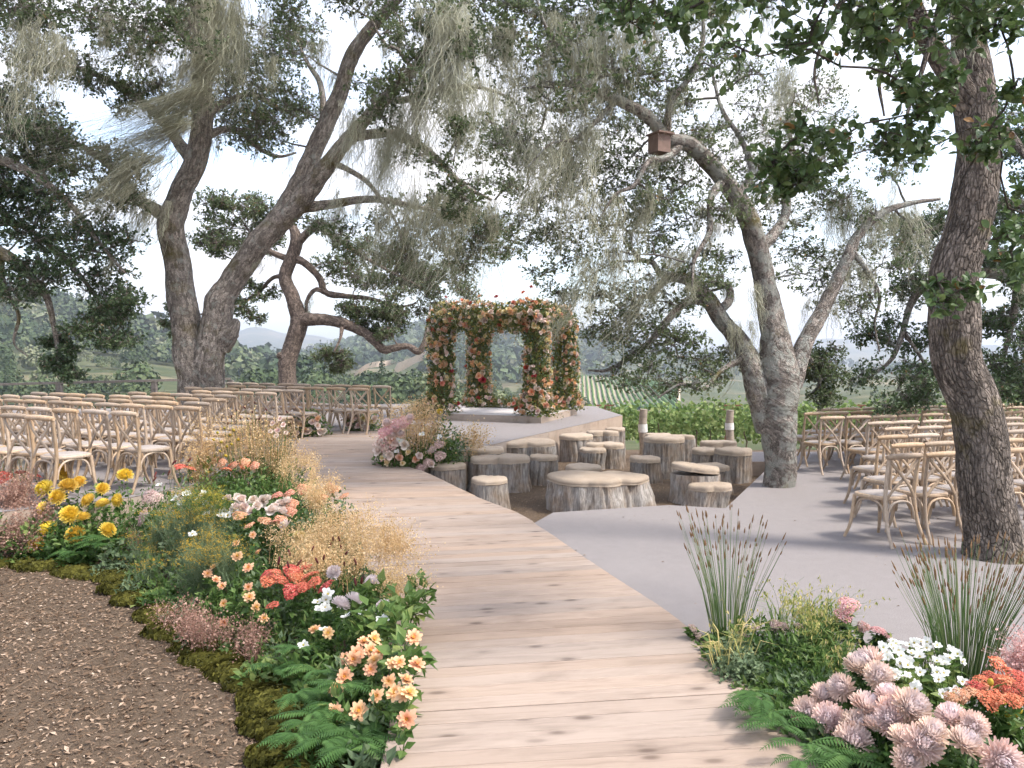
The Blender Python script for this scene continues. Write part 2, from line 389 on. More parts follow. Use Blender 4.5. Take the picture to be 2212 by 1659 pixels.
# skirt boards, and a sheet whose dark colour paints the shade in plank gaps
for side, fx in ((-1, XL), (1, XR)):
    ys = np.linspace(1.3, 15.4, 70); xs = fx(ys) - side * .012
    z1 = zramp(ys) - .024
    pts0 = np.c_[xs, ys]; d = np.gradient(pts0, axis=0); nn = nrm(np.c_[-d[:, 1], d[:, 0]]) * .012
    V = np.vstack([np.c_[pts0 - nn, np.full(70, -.25)], np.c_[pts0 + nn, np.full(70, -.25)], np.c_[pts0 + nn, z1], np.c_[pts0 - nn, z1]])
    i = np.arange(69); q = np.vstack([np.stack([a * 70 + i, a * 70 + i + 1, b * 70 + i + 1, b * 70 + i], -1) for a, b in ((0, 1), (1, 2), (2, 3), (3, 0))])
    mb = MB(); mb.add(V, q); mb.build('skirt_board', M_ply, bw, smooth=False)
ys = np.linspace(1.3, 15.4, 60); V = np.vstack([np.c_[XL(ys) + .03, ys, zramp(ys) - .03], np.c_[XR(ys) - .03, ys, zramp(ys) - .03]])
i = np.arange(59); mb = MB(); mb.add(V, np.stack([i, i + 1, 60 + i + 1, 60 + i], -1)); mb.build('gap_shade_sheet', M_dark, bw, smooth=False)

# ---- carpeted decks
pit = [G(1150, 1132)[:2], G(1195, 1107)[:2], G(1445, 1091)[:2], G(1567, 1098)[:2], G(1652, 1018)[:2], (4.62, 13.75), G(1618, 997)[:2], G(1598, 976)[:2]]
right_poly = [(XR(1.2) - .1, 1.2)] + [(16, 1.2), (17, 15.3)] + [tuple(p) for p in pit[::-1]] + [(XR(y) - .1, y) for y in (8.6, 8, 7, 6, 5, 4, 3, 2)]
left_poly = [(-19, 7.4), (-5.05, 7.55), (-4.05, 8.45), (-3.55, 9.6), (-3.62, 11.5), (-3.78, 13.7), (-1.92, 13.7), (-1.85, 12.35), (-.8, 12.45), (2.75, 19.9), (2.4, 23.4), (-3, 24.6), (-12, 22.3), (-19, 20)]
def deck(name, poly, z, label, zb=-.6):
    d = tag(link(name, None), label, 'deck', kind='structure')
    V, side, top, bot = prism(poly, zb, z - .012)
    mb = MB(); mb.add(V[len(poly):] + [0, 0, .012], top - len(poly)); mb.build('carpet', M_carpet, d, smooth=False)
    n = len(poly); p = np.array(poly); q = p + .0
    # fascia panels, one per 1.2 m of edge
    area = sum(p[i][0] * p[(i + 1) % n][1] - p[(i + 1) % n][0] * p[i][1] for i in range(n)); sg = 1 if area > 0 else -1
    for i in range(n):
        a, b = p[i], p[(i + 1) % n]; Ls = np.linalg.norm(b - a)
        if Ls < .05 or min(a[1], b[1]) < 1.3 or max(abs(a[0]), abs(b[0])) > 15: continue
        ne = max(1, int(round(Ls / 1.22))); t = (b - a) / Ls; o_ = np.array([t[1], -t[0]]) * sg * -.018
        for e in range(ne):
            s0 = a + t * (Ls * e / ne + .003); s1 = a + t * (Ls * (e + 1) / ne - .003)
            Vp, s_, t_, b_ = prism([s0, s1, s1 + o_, s0 + o_], zb, z - .006)
            cen = Vp.mean(0); ang = math.atan2(t[1], t[0]); W = Vp - cen; W = np.c_[W[:, 0] * math.cos(ang) + W[:, 1] * math.sin(ang), -W[:, 0] * math.sin(ang) + W[:, 1] * math.cos(ang), W[:, 2]]
            # material runs along X and Y: lay the panel's height on Y for the grain
            mb = MB(); mb.add(W, s_); mb.add(W, t_); mb.add(W, b_); o = mb.build('fascia_panel', M_ply, d, smooth=False); o.location = cen; o.rotation_euler = (0, 0, ang)
    return d
deck('seating_deck', right_poly, 0.0, 'grey carpeted deck under the chairs beyond the stump seats')
deck('stage_deck', left_poly, Z_LEFT, 'raised grey carpeted deck carrying the chairs and the flower arch')

# ---- ground near by, one fine sheet
gx = np.concatenate([np.linspace(-70, -13, 30, endpoint=False), np.linspace(-13, 13, 261), np.linspace(13, 70, 31)[1:]])
gy = np.concatenate([np.linspace(-40, 1, 20, endpoint=False), np.linspace(1, 22, 211), np.linspace(22, 44, 40)[1:]])
XX, YY = np.meshgrid(gx, gy); pp = np.c_[XX.ravel(), YY.ravel(), np.zeros(XX.size)]
def ground_z(x, y):
    p = np.c_[np.ravel(x), np.ravel(y), np.zeros(np.size(x))]
    z = -.15 + .012 * fbm(p * 3.1, 3, 4) + .03 * fbm(p * .5, 2, 9)
    rp = smooth((p[:, 0] + 1.0 + .15 * (p[:, 1] - 8)) / 1.2) * smooth((p[:, 1] - 7.5) / 1.5)
    z = z + rp * (-.075 + .012 * fbm(p * 5, 2, 3))
    drop = np.where(p[:, 0] > 0, np.clip(p[:, 1] - 15.2, 0, None), np.clip(p[:, 1] - 23.0, 0, None) + np.clip(-p[:, 0] - 19, 0, None) * .3)
    z = z - .085 * drop - .0012 * drop ** 2
    under = in_poly(p, left_poly) | in_poly(p, right_poly)
    return np.where(under, np.minimum(z, -.2), z).reshape(np.shape(x))
pp[:, 2] = ground_z(pp[:, 0], pp[:, 1])
nx, ny = len(gx), len(gy); ii = (np.arange(ny - 1)[:, None] * nx + np.arange(nx - 1)).ravel()
mb = MB(); mb.add(pp, np.stack([ii, ii + 1, ii + nx + 1, ii + nx], -1)); g = mb.build('ground', M_ground)
tag(g, 'brown mulch and bare soil under the oaks', 'ground', kind='structure')

# ---- far terrain: valley, wooded hills and distant mountains
colx = [-1500, -400, 0, 150, 270, 380, 500, 620, 700, 800, 900, 980, 1060, 1150, 1250, 1400, 1560, 1700, 1850, 2050, 2212, 2700, 3600]
rows = {   # distance: picture height of the land at each column
 220: [858]*11 + [870, 880, 895, 905, 905, 905, 900, 880, 870, 870, 870, 870],
 450: [660, 700, 730, 750, 765, 785, 815, 835, 840, 842, 840, 845, 850, 865, 886, 886, 886, 886, 850, 845, 845, 845, 845],
 620: [540, 600, 640, 668, 703, 742, 780, 808, 815, 815, 805, 815, 825, 832, 836, 836, 850, 850, 830, 828, 826, 826, 826],
 720: [580, 640, 680, 700, 735, 770, 790, 805, 805, 800, 790, 795, 805, 812, 822, 820, 845, 845, 824, 822, 820, 820, 820],
 1000: [800]*8 + [790, 775, 755, 750, 760, 775, 812, 818, 818, 818, 812, 812, 812, 812, 812],
 1500: [775]*6 + [772, 778, 762, 735, 705, 690, 698, 712, 728, 752, 783, 800, 802, 800, 800, 800, 800],
 1850: [790]*6 + [790, 790, 785, 765, 740, 725, 730, 745, 760, 775, 793, 800, 798, 796, 796, 796, 796],
 2700: [785]*8 + [782]*8 + [790]*7,
 4500: [735, 745, 755, 748, 745, 742, 716, 716, 730, 742, 752, 750, 747, 745, 741, 744, 752, 745, 738, 745, 755, 740, 730],
 5200: [760]*23}
xs_ = np.arange(-1500, 3601, 12.0)
kd = [24.0, 45.0, 100.0] + list(rows)
kz = []
for D in kd[:3]:
    l, r_ = {24.0: (-2.0, -2.0), 45.0: (-4.6, -4.2), 100.0: (-11, -9.5)}[D]; kz.append(l + (r_ - l) * smooth((xs_ - 900) / 400))
from math import inf
for D in rows:
    yv = np.interp(xs_, colx, rows[D]); kk = np.ones(9) / 9; yv = np.convolve(np.pad(yv, 4, mode='edge'), kk, 'valid')
    if D == 4500:   # the mountain peak
        yv = yv - 14 * np.exp(-((xs_ - 560) / 46) ** 2) - 7 * np.exp(-((xs_ - 1785) / 40) ** 2) - 5 * fbm(np.c_[xs_ / 60, xs_ * 0, xs_ * 0], 3, 2)
    kz.append(EYE - (yv - YH) * D / F)
kz = np.array(kz); kd = np.array(kd)
Ds = np.concatenate([[24, 30, 36, 45, 60, 80], np.geomspace(100, 2000, 110), np.geomspace(2100, 5200, 30)])
def terr_rows(Dq):
    j = np.clip(np.searchsorted(kd, Dq) - 1, 0, len(kd) - 2); t = np.clip((Dq - kd[j]) / (kd[j + 1] - kd[j]), 0, 1); t = t * .6 + smooth(t) * .4
    return kz[j] * (1 - t)[:, None] + kz[j + 1] * t[:, None]
Z = terr_rows(Ds)
TX = (xs_[None] - CX) / F * Ds[:, None]; TY = np.broadcast_to(Ds[:, None], TX.shape)
amp = np.interp(Ds, [100, 400, 1500, 4500], [.2, 2.5, 9, 26])[:, None]; fq = np.interp(Ds, [100, 1500, 4500], [.02, .006, .0022])[:, None]
Z = Z + amp * fbm(np.c_[(TX * fq).ravel(), (TY * fq).ravel(), np.zeros(TX.size)], 4, 11).reshape(Z.shape) * .5
ny, nx = Z.shape; ii = (np.arange(ny - 1)[:, None] * nx + np.arange(nx - 1)).ravel()
def terr_at(x, D):
    """height of the far land at picture column x, distance D"""
    fi = np.interp(D, Ds, np.arange(ny)); fj = (np.asarray(x) - xs_[0]) / 12.0
    i0 = np.clip(np.floor(fi).astype(int), 0, ny - 2); j0 = np.clip(np.floor(fj).astype(int), 0, nx - 2); a = fi - i0; b = fj - j0
    return Z[i0, j0] * (1 - a) * (1 - b) + Z[i0 + 1, j0] * a * (1 - b) + Z[i0, j0 + 1] * (1 - a) * b + Z[i0 + 1, j0 + 1] * a * b
def terr_hit(x, y, d0, d1):
    D = np.geomspace(d0, d1, 900); z = terr_at(np.full(900, x), D); zr = EYE - (y - YH) * D / F
    k = np.argmax(z >= zr); return D[k] if z[k] >= zr[k] else d1
def mat_hill():
    m = Mat('hillside_scrub'); o = m.coord('Object'); a = m.noise(o, .012, 6, .62); b = m.noise(o, .06, 5, .65); c = m.noise(o, .0016, 5, .6)
    col = m.ramp(b, [(.32, (.045, .062, .028)), (.5, (.078, .09, .044)), (.68, (.12, .118, .066))])
    tan = m.ramp(a, [(.56, (0, 0, 0)), (.64, (1, 1, 1))]); col = m.mix(m.math('MULTIPLY', tan, .6), col, (.30, .23, .15))
    far = m.ramp(c, [(.50, (0, 0, 0)), (.60, (1, 1, 1))]); col = m.mix(m.math('MULTIPLY', far, .5), col, (.30, .25, .16))
    return m.finish(col, .95, spec=.05)
M_hill = mat_hill()
mb = MB(); mb.add(np.c_[TX.ravel(), TY.ravel(), Z.ravel()], np.stack([ii, ii + 1, ii + nx + 1, ii + nx], -1))
hills = tag(mb.build('hills', M_hill), 'hazy wooded hills, valley floor and far mountains behind the deck', 'hills', kind='structure')

# ---- woods on the hills: one mass
M_wood = mat_leaf('hill_woods', [(0, (.045, .066, .036)), (.45, (.085, .115, .055)), (.75, (.13, .155, .080)), (1, (.20, .21, .13))], 0.0, .9, .05)
QT = np.array([[-.5, -.5, 0], [.5, -.5, .12], [.5, .5, 0], [-.5, .5, .12]]); QF = np.array([[0, 1, 2, 3]])
def woods(mb, n, x0, x1, d0, d1, h0, h1, nq, cond=None):
    D = np.sqrt(rng.uniform(d0 ** 2, d1 ** 2, n)); x = rng.uniform(x0, x1, n)
    keep = np.ones(n, bool) if cond is None else cond(x, D)
    X = (x - CX) / F * D
    keep &= fbm(np.c_[X * .012, D * .012, D * 0], 3, 21) > -.42
    x, D, X = x[keep], D[keep], X[keep]; n = len(x); z = terr_at(x, D); h = rng.uniform(h0, h1, n) * (1 + .35 * rng.normal(size=n).clip(-1, 1.6))
    w = h * rng.uniform(.42, .62, n); tint = np.clip(.42 + .25 * rng.normal(size=n), 0, 1)
    conif = rng.random(n) < .12; w = np.where(conif, h * .22, w); h = np.where(conif, h * 1.35, h); tint = np.where(conif, tint * .35, tint)
    d = rnd_unit(n * nq).reshape(n, nq, 3); d[..., 2] = np.abs(d[..., 2]) * 1.15 - .15
    rr = (.75 + .3 * rng.random((n, nq, 1)))
    sh = np.where(conif[:, None], 1 - np.clip(d[..., 2], 0, 1) * .75, 1)[..., None]
    p = np.stack([X, D, z + h * .42], -1)[:, None] + d * rr * np.stack([w, w, h * .58], -1)[:, None] * np.concatenate([np.repeat(sh, 2, 2), np.ones_like(sh)], 2)
    nr = nrm(d + .5 * rng.normal(size=d.shape)).reshape(-1, 3); ax = np.cross(nr, rnd_unit(len(nr)))
    s = np.repeat(w * (2.6 / math.sqrt(nq)), nq) * rng.uniform(.7, 1.3, n * nq)
    V, Fq = place(QT, QF, p.reshape(-1, 3), ax, nr, s)
    mb.add(V, Fq, 0, np.repeat(np.clip(np.repeat(tint, nq) + .12 * rng.normal(size=n * nq), 0, 1), 4))
mb = MB()
woods(mb, 520, -700, 700, 170, 340, 5, 8, 300)
woods(mb, 1900, -700, 660, 330, 640, 6, 10, 70)
woods(mb, 420, -700, 1200, 90, 260, 1.5, 3.4, 260)
woods(mb, 5200, 150, 1330, 560, 1560, 8, 13, 28, lambda x, D: ~((x > 1190) & (D < 950)))
woods(mb, 240, 560, 1260, 150, 420, 3.5, 6, 220)
woods(mb, 1300, 1250, 3000, 760, 2000, 8, 14, 20, lambda x, D: (x < 1500) & (D > 900) | (np.sin(D / 75.0) > .45))
woods(mb, 60, 1750, 2600, 250, 600, 5, 8, 120)
woods(mb, 700, -300, 700, 1000, 1700, 9, 13, 14)
tag(mb.build('hill_woods', M_wood, smooth=False), 'dense green oak and pine woods covering the distant hills', 'woods', kind='stuff')

# ---- dirt tracks over the middle hill
M_track = mat_flat('dry_track', (.46, .36, .27), .95, .2, .2)
def track(pxs, w, label):
    pts = []
    for x, y in resample(np.array(pxs, float), 6):
        D = terr_hit(x, y, 500, 1600); pts.append(((x - CX) / F * D, D, EYE - (y - YH) * D / F + 2.0))
    pts = np.array(pts); k_ = len(pts)
    V, q = ribbons(pts[None], np.full((1, k_), w), np.array([[.35, .6, .72]])); mb = MB(); mb.add(V, q)
    tag(mb.build('dirt_road', M_track), label, 'road', kind='structure')
track([(760, 820), (786, 800), (812, 793), (842, 789), (866, 776), (895, 762)], 9, 'pale dirt road climbing the wooded hill')
track([(846, 812), (880, 796), (905, 782), (935, 772), (960, 764)], 22, 'bare tan firebreak on the wooded hill')

# ---- vineyard block on the slope: each row a thing
M_vine = mat_leaf('vine_leaves', [(0, (.09, .15, .045)), (.5, (.17, .25, .075)), (1, (.29, .34, .13))], .35, .6, .2)
M_vinefar = mat_leaf('far_vine_leaves', [(0, (.06, .12, .035)), (1, (.12, .20, .055))], 0.0, .9, .05)
M_soil = mat_flat('dry_vineyard_soil', (.50, .40, .29), .95, .12, .3)
fx = np.arange(1150, 1471, 10.0); fd = np.linspace(430, 712, 30)
FX, FD = np.meshgrid(fx, fd); fz = terr_at(FX.ravel(), FD.ravel()) + .8
V = np.c_[((FX - CX) / F * FD).ravel(), FD.ravel(), fz]; n1 = len(fx); i = (np.arange(29)[:, None] * n1 + np.arange(n1 - 1)).ravel()
mb = MB(); mb.add(V, np.stack([i, i + 1, i + n1 + 1, i + n1], -1)); tag(mb.build('field', M_soil), 'dry tan soil of the vineyard slope', 'field', kind='structure')
vr = -1
for r_ in range(38):
    D = np.linspace(436, 706, 46); Xr = 22 + 3.4 * r_ + (D - 436) * .085
    px = CX + F * Xr / D
    ok = (px > 1160) & (px < 1465)
    if ok.sum() < 8: continue
    vr += 1
    D, Xr, px = D[ok], Xr[ok], px[ok]; z = terr_at(px, D) + .8; k_ = len(D)
    wv = .62 + .2 * rng.random(k_); hv = 1.7 + .5 * rng.random(k_)
    V = np.stack([np.c_[Xr - wv, D, z], np.c_[Xr - wv * .8, D, z + hv * .8], np.c_[Xr, D, z + hv], np.c_[Xr + wv * .8, D, z + hv * .8], np.c_[Xr + wv, D, z]], 1).reshape(-1, 3)
    V += .12 * rng.normal(size=V.shape)
    kk = (np.arange(k_ - 1)[:, None] * 5 + np.arange(4)).ravel()
    mb = MB(); mb.add(V, np.stack([kk, kk + 1, kk + 6, kk + 5], -1), 0, np.clip(.5 + .3 * rng.normal(size=len(V)), 0, 1))
    tag(mb.build('vine_row', M_vinefar), 'far green vine row on the striped slope, %s from its left end' % WORDS[vr], 'vine row', 'vine rows on the striped slope')

# ---- vines just below the deck: leaves, trunks, posts with crossarms
M_postwood = mat_flat('grey_post_wood', (.30, .25, .20), .85, .3, 9, .3)
M_rust = mat_flat('rusty_steel', (.22, .10, .065), .7, .3, 20)
M_vtrunk = mat_flat('vine_bark', (.13, .095, .07), .9, .3, 25, .4)
LEAF6 = np.array([[0, 0, 0], [.28, -.42, .05], [.28, .42, .05], [.68, -.34, .02], [.68, .34, .02], [1, 0, -.08], [.45, 0, -.03]])
LEAF6F = np.array([[0, 1, 6], [0, 6, 2], [1, 3, 6], [2, 6, 4], [3, 5, 6], [4, 6, 5]])
for r_ in range(5):
    Yr = 27.5 + 3.1 * r_; x0, x1 = (2.2, 25.0) if r_ < 3 else (1.0, 27)
    gz = float(ground_z(np.array([8.0]), np.array([Yr]))[0])
    ro = thing('grape_vine_row', ('nearest' if r_ == 0 else WORDS[r_]) + (' leafy bright green vine row just below the deck' if r_ == 0 else ' bright green vine row back from the deck edge'), 'vine row', (0, Yr, gz), group='vine rows below the deck')
    n = [5200, 4200, 3400, 3000, 2600][r_]
    p = np.c_[rng.uniform(x0, x1, n), .42 * rng.normal(size=n).clip(-1.6, 1.6), .60 + 1.0 * rng.beta(1.6, 1.5, n) + .12 * rng.normal(size=n)]
    p[:, 2] += .18 * vnoise(np.c_[p[:, 0] * .9, p[:, 0] * 0, p[:, 0] * 0], 5 + r_)
    mb = MB(); ax = nrm(rng.normal(size=(n, 3)) + [0, -.4, -.5]); V, Fq = place(LEAF6, LEAF6F, p, ax, nrm(rng.normal(size=(n, 3)) + [0, -.7, .6]), rng.uniform(.11, .19, n) * (1 + .12 * r_))
    mb.add(V, Fq, 0, np.repeat(np.clip(.5 + .3 * rng.normal(size=n), 0, 1), 7)); mb.build('leaves', M_vine, ro, smooth=False)
    if r_ < 2:
        for xv in np.arange(x0 + .4, min(x1, 19), 1.25):
            b = np.array([xv + rng.uniform(-.1, .1), 0, 0]); pth = b + np.array([[0, 0, -.1], [.04 * rng.normal(), .03, .3], [.06 * rng.normal(), 0, .62], [.05 * rng.normal(), 0, .95]])
            V, Q, uv = tubes(pth[None], np.array([[.035, .028, .026, .015]]), 6); mb = MB(); mb.add(V, Q); mb.build('trunk', M_vtrunk, ro)
    for xv in np.arange(x0 + 1.0 + .7 * r_, min(x1, 20), 4.4):
        mb = MB(); V, Q = box(xv, 0, .74, .05, .05, 1.62); mb.add(V, Q); po = mb.build('post', M_rust, ro, smooth=False)
        mb = MB(); V, Q = box(xv, -.03, 1.56, .62, .03, .05); mb.add(V, Q); mb.build('crossarm', M_rust, po, smooth=False)

# ---- the air: haze over the valley
def haze():
    m = Mat('valley_haze'); v = m.n('VolumePrincipled'); v.inputs['Color'].default_value = (.80, .87, 1.0, 1); v.inputs['Density'].default_value = HAZE
    v.inputs['Anisotropy'].default_value = 0.3
    m.t.links.new(v.outputs[0], m.out.inputs['Volume'])
    V, Q = box(900, 2500, 50, 13000, 5900, 290); mb = MB(); mb.add(V, Q)
    tag(mb.build('haze', m.m, smooth=False), 'thin blue haze lying over the valley', 'haze', kind='stuff')

HAZE = 2.7e-4
haze()

# ================================================================== OAKS
M_bark1 = mat_bark('grey_oak_bark', (.215, .18, .152), (.43, .375, .325), 38, 15, lichen=.3, moss=.9)
M_bark2 = mat_bark('brown_oak_bark', (.125, .096, .079), (.225, .177, .148), 40, 24, lichen=0, bump=.5)
M_bark3 = mat_bark('lichened_oak_bark', (.15, .125, .107), (.33, .29, .255), 42, 20, lichen=1.0, moss=.15)
M_bark4 = mat_bark('fissured_oak_bark', (.090, .073, .062), (.235, .197, .167), 34, 11, lichen=0, moss=.5, bump=1.0)
OAK = [(0, (.062, .088, .040)), (.4, (.108, .146, .064)), (.75, (.158, .192, .098)), (.93, (.22, .245, .15)), (1, (.28, .19, .09))]
M_oak = mat_leaf('oak_leaves', OAK, .45, .5, .4)
M_oakdark = mat_leaf('dark_oak_leaves', [(0, (.042, .070, .032)), (.5, (.080, .124, .054)), (.92, (.14, .185, .085)), (1, (.22, .15, .07))], .36, .45, .45)
M_oaknear = mat_leaf('near_oak_leaves', [(0, (.035, .066, .022)), (.5, (.078, .13, .042)), (.9, (.14, .20, .07)), (.97, (.16, .17, .07)), (1, (.28, .15, .05))], .3, .38, .5)
M_moss = mat_leaf('lace_lichen', [(0, (.25, .25, .175)), (.5, (.40, .395, .295)), (1, (.56, .55, .44))], .3, .9, .05)

LEAF4 = np.array([[0, 0, 0], [.5, -.30, .07], [1, 0, -.05], [.55, .30, .07]]); LEAF4F = np.array([[0, 1, 2, 3]])
OLEAF = np.array([[0, 0, 0], [.22, -.20, .05], [.22, .20, .05], [.55, -.31, .06], [.55, .31, .06], [.85, -.2, .0], [.85, .2, .0], [1, 0, -.08], [.3, 0, 0], [.6, 0, 0]])
OLEAFF = [np.array([[1, 3, 9, 8], [8, 9, 4, 2], [3, 5, 7, 9], [9, 7, 6, 4]]), np.array([[0, 1, 8], [0, 8, 2]])]

class Tree:
    def __init__(s, name, label, Y, bark, leafmat, base_px, group='oaks around the deck', z0=None):
        s.Y = Y; s.bark = bark; s.lm = leafmat
        b = P(base_px[0], base_px[1], Y); s.root = thing(name, label, 'tree', tuple(b), group=group); s.o = b
        s.trunk = MB(); s.limbs = MB(); s.leaf = MB(); s.moss = MB(); s.nodes = []      # nodes: x,y,z,r
    def limb(s, pts, ns=14, trunk=False, knob=.07, k=7):
        """pts: (x px, y px, dY, width px)"""
        Q = []
        for x, y, dy, w in pts:
            Y = s.Y + dy; p = P(x, y, Y); Q.append((*p, w / 2 * Y / F))
        q = resample(np.array(Q), k); p = q[:, :3].copy(); r = np.maximum(q[:, 3], .004)
        j = fbm(np.c_[p * 1.3], 2, 31); p[:, 0] += .25 * r * j; p[:, 1] += .3 * r * fbm(p * 1.1 + 9, 2, 7)
        V, Qd, uv = tubes((p - s.o)[None], r[None], ns)
        Vw = V + s.o; cen = np.repeat(p, ns, 0); dirn = nrm(Vw - cen); rr = np.repeat(r, ns)
        n1 = fbm(Vw * 2.3 / np.maximum(rr, .06)[:, None] * .12 + 3.1, 3, 13); n2 = fbm(Vw * 11, 2, 5)
        V = V + dirn * (rr * (knob * n1 + .035 * n2))[:, None]
        uv = np.c_[uv[:, 0] * max(.12, float(np.percentile(r, 70)) * 6.2832), uv[:, 1]]
        (s.trunk if trunk else s.limbs).add(V, Qd, 0, None, uv)
        st = max(1, int(len(p) / max(2, len(pts) * 3)))
        for a, b in zip(p[::st], r[::st]): s.nodes.append((*a, b))
        return q
    def bough(s, c, r0=None, wig=.23):
        """a crooked bough from the nearest limb to the clump centre c"""
        nd = np.array(s.nodes); d = np.linalg.norm(nd[:, :3] - c, axis=1) + np.where(nd[:, 2] > c[2] + .3, .5, 0) + np.where(nd[:, 3] > .22, .6, 0)
        k = int(np.argmin(d)); a = nd[k]; L_ = np.linalg.norm(a[:3] - c)
        if L_ < .05: return
        n = int(np.clip(L_ * 5, 5, 16)); t = np.linspace(0, 1, n)[:, None]
        p = a[:3] * (1 - t) + c * t; p[:, 2] += .10 * L_ * np.sin(t[:, 0] * math.pi) * rng.uniform(-.6, 1.2)
        w = np.cumsum(rng.normal(size=(n, 3)), 0); w -= t * w[-1]; p += w * wig * L_ / math.sqrt(n) * .55
        r_ = min(a[3] * .75, .012 + .016 * L_) if r0 is None else r0
        rad = r_ * (1 - t[:, 0]) + .007 * t[:, 0]
        V, Q, uv = tubes((p - s.o)[None], rad[None], 6); s.limbs.add(V, Q, 0, None, uv)
        for q, b in zip(p[1:], rad[1:]): s.nodes.append((*q, b))
    def clump(s, x, y, Y, rx, ry, n=46, leaf=.062, tint=.45, near=False, per=7, droop=0.0, bough=True):
        c = P(x, y, Y); R_ = np.array([rx * Y / F, max(rx, ry) * .9 * Y / F, ry * Y / F])
        if bough: s.bough(c)
        d = rnd_unit(n) * (rng.random((n, 1)) ** .45); p = c + d * R_
        # twigs: sub-centres then rosettes
        ns = max(3, n // 8); sub = c + rnd_unit(ns) * .5 * R_
        own = np.argmin(np.linalg.norm(p[:, None] - sub[None], axis=2), 1)
        def tw(a, b, r0, r1):
            m_ = (a + b) / 2 + .14 * np.linalg.norm(b - a, axis=1, keepdims=True) * rng.normal(size=a.shape)
            m2 = a * .25 + m_ * .5 + b * .25 + .08 * np.linalg.norm(b - a, axis=1, keepdims=True) * rng.normal(size=a.shape)
            V, Q, uv = tubes(np.stack([a, m_, m2 * .4 + b * .6, b], 1) - s.o, np.tile([[r0, (r0 + r1) / 2, r1, r1 * .7]], (len(a), 1)), 3); s.limbs.add(V, Q, 0, None, uv)
        q_ = .0011 + .00022 * Y; tw(np.repeat(c[None], ns, 0), sub, q_ * 2.2, q_ * 1.4); tw(sub[own], p, q_ * 1.3, q_ * .7)
        # leaves
        out = nrm((p - c) / R_ + [0, 0, .35 - droop] + .35 * rng.normal(size=p.shape))
        m = n * per; o = np.repeat(p, per, 0); oo = np.repeat(out, per, 0)
        ax = nrm(oo * .75 + rng.normal(size=(m, 3)) * .75); nr = nrm(oo * .4 + [0, 0, .8] + .55 * rng.normal(size=(m, 3)))
        o = o - oo * rng.uniform(0, .09, (m, 1)) * (leaf / .05) + .012 * rng.normal(size=(m, 3)); L_ = leaf * rng.uniform(.65, 1.3, m)
        tn = np.clip(tint + .18 * rng.normal(size=m) + np.repeat(.10 * rng.normal(size=n), per), 0, .93); tn = np.where(rng.random(m) < .012, 1.0, tn)
        o = o - s.o
        if near:
            for f in OLEAFF: V, Fq = place(OLEAF, f, o, ax, nr, L_); s.leaf.add(V, Fq, 0, np.repeat(tn, len(OLEAF)))
        else:
            V, Fq = place(LEAF4, LEAF4F, o, ax, nr, L_); s.leaf.add(V, Fq, 0, np.repeat(tn, 4))
    def fill(s, poly, cnt, Y0, Y1, r0, r1, **k):
        if not k.get('near'): k['n'] = int(k.get('n', 46) * 1.5); cnt = int(cnt * 1.6)
        poly = np.array(poly, float); lo, hi = poly.min(0), poly.max(0); got = 0; pts = []
        for _ in range(cnt * 60):
            q = rng.uniform(lo, hi)
            if not in_poly(q, poly): continue
            if pts and min(np.hypot(q[0] - a[0], q[1] - a[1]) for a in pts) < .5 * r0: continue
            pts.append(q); r_ = rng.uniform(r0, r1)
            r_ = r_ * (1.0 if k.get('near') else 1.2); s.clump(q[0], q[1], rng.uniform(Y0, Y1), r_, r_ * rng.uniform(.5, .8), **k); got += 1
            if got >= cnt: break
    def beard(s, x, y, Y, length, width, drift=0.0, n=60, tint=.5, w=.006, tofront=0.0):
        """hanging lace lichen: strands from a patch of width px, length px long, drifting sideways"""
        k = 9; n = int(n * 1.6); t = np.linspace(0, 1, k); c = P(x, y, Y); sc_ = Y / F
        # strands start on a few hanging points and gather into locks
        nl = max(3, n // 20); lock = c + np.c_[rng.normal(size=nl) * width * .42 * sc_, rng.normal(size=nl) * width * .3 * sc_, rng.normal(size=nl) * width * .22 * sc_]
        li = rng.integers(0, nl, n); lk_len = rng.uniform(.35, 1.15, nl); lk_dr = drift + .07 * rng.normal(size=nl); lw = .018 + .035 * rng.random(nl)
        a = lock[li] + rng.normal(size=(n, 3)) * lw[li][:, None] * [1, 1, .8]
        L_ = length * sc_ * lk_len[li] * rng.beta(2.2, 1.5, n) * 1.15
        swx = np.cumsum(rng.normal(size=(nl, k)), 1) * .028; swy = np.cumsum(rng.normal(size=(nl, k)), 1) * .028
        p = a[:, None] + t[None, :, None] * (lock[li] - a)[:, None] * rng.uniform(.45, .95, (n, 1, 1)) * [1, 1, 0]
        dr = lk_dr[li] + .05 * rng.normal(size=n)
        p[:, :, 2] -= L_[:, None] * t * np.sqrt(np.maximum(.1, 1 - np.minimum(.9, dr * dr * .55)))[:, None]
        p[:, :, 0] += (dr * L_)[:, None] * (t ** 1.4) + L_[:, None] * (1.3 * swx[li] + .030 * np.cumsum(rng.normal(size=(n, k)), 1) + .022 * rng.normal(size=(n, k)))
        p[:, :, 1] += L_[:, None] * (1.3 * swy[li] + .030 * np.cumsum(rng.normal(size=(n, k)), 1))
        ww = w * 1.2 * rng.uniform(.4, 1.3, (n, 1)) * np.array([.7, 1, 1.1, 1.1, 1, .9, .75, .5, .2])[None]
        sd_ = rng.normal(size=(n, 3)); sd_[:, 2] *= .2; sd_ = nrm(sd_); tl = np.clip(tint + .16 * rng.normal(size=nl), 0, 1)
        V, Q = ribbons(p - s.o, ww, sd_); s.moss.add(V, Q, 0, np.repeat(np.clip(tl[li] + .14 * rng.normal(size=n), 0, 1), 2 * k))
        m = n * 5; ii_ = rng.integers(0, n, m); jj = rng.integers(0, k - 1, m); b = p[ii_, jj]
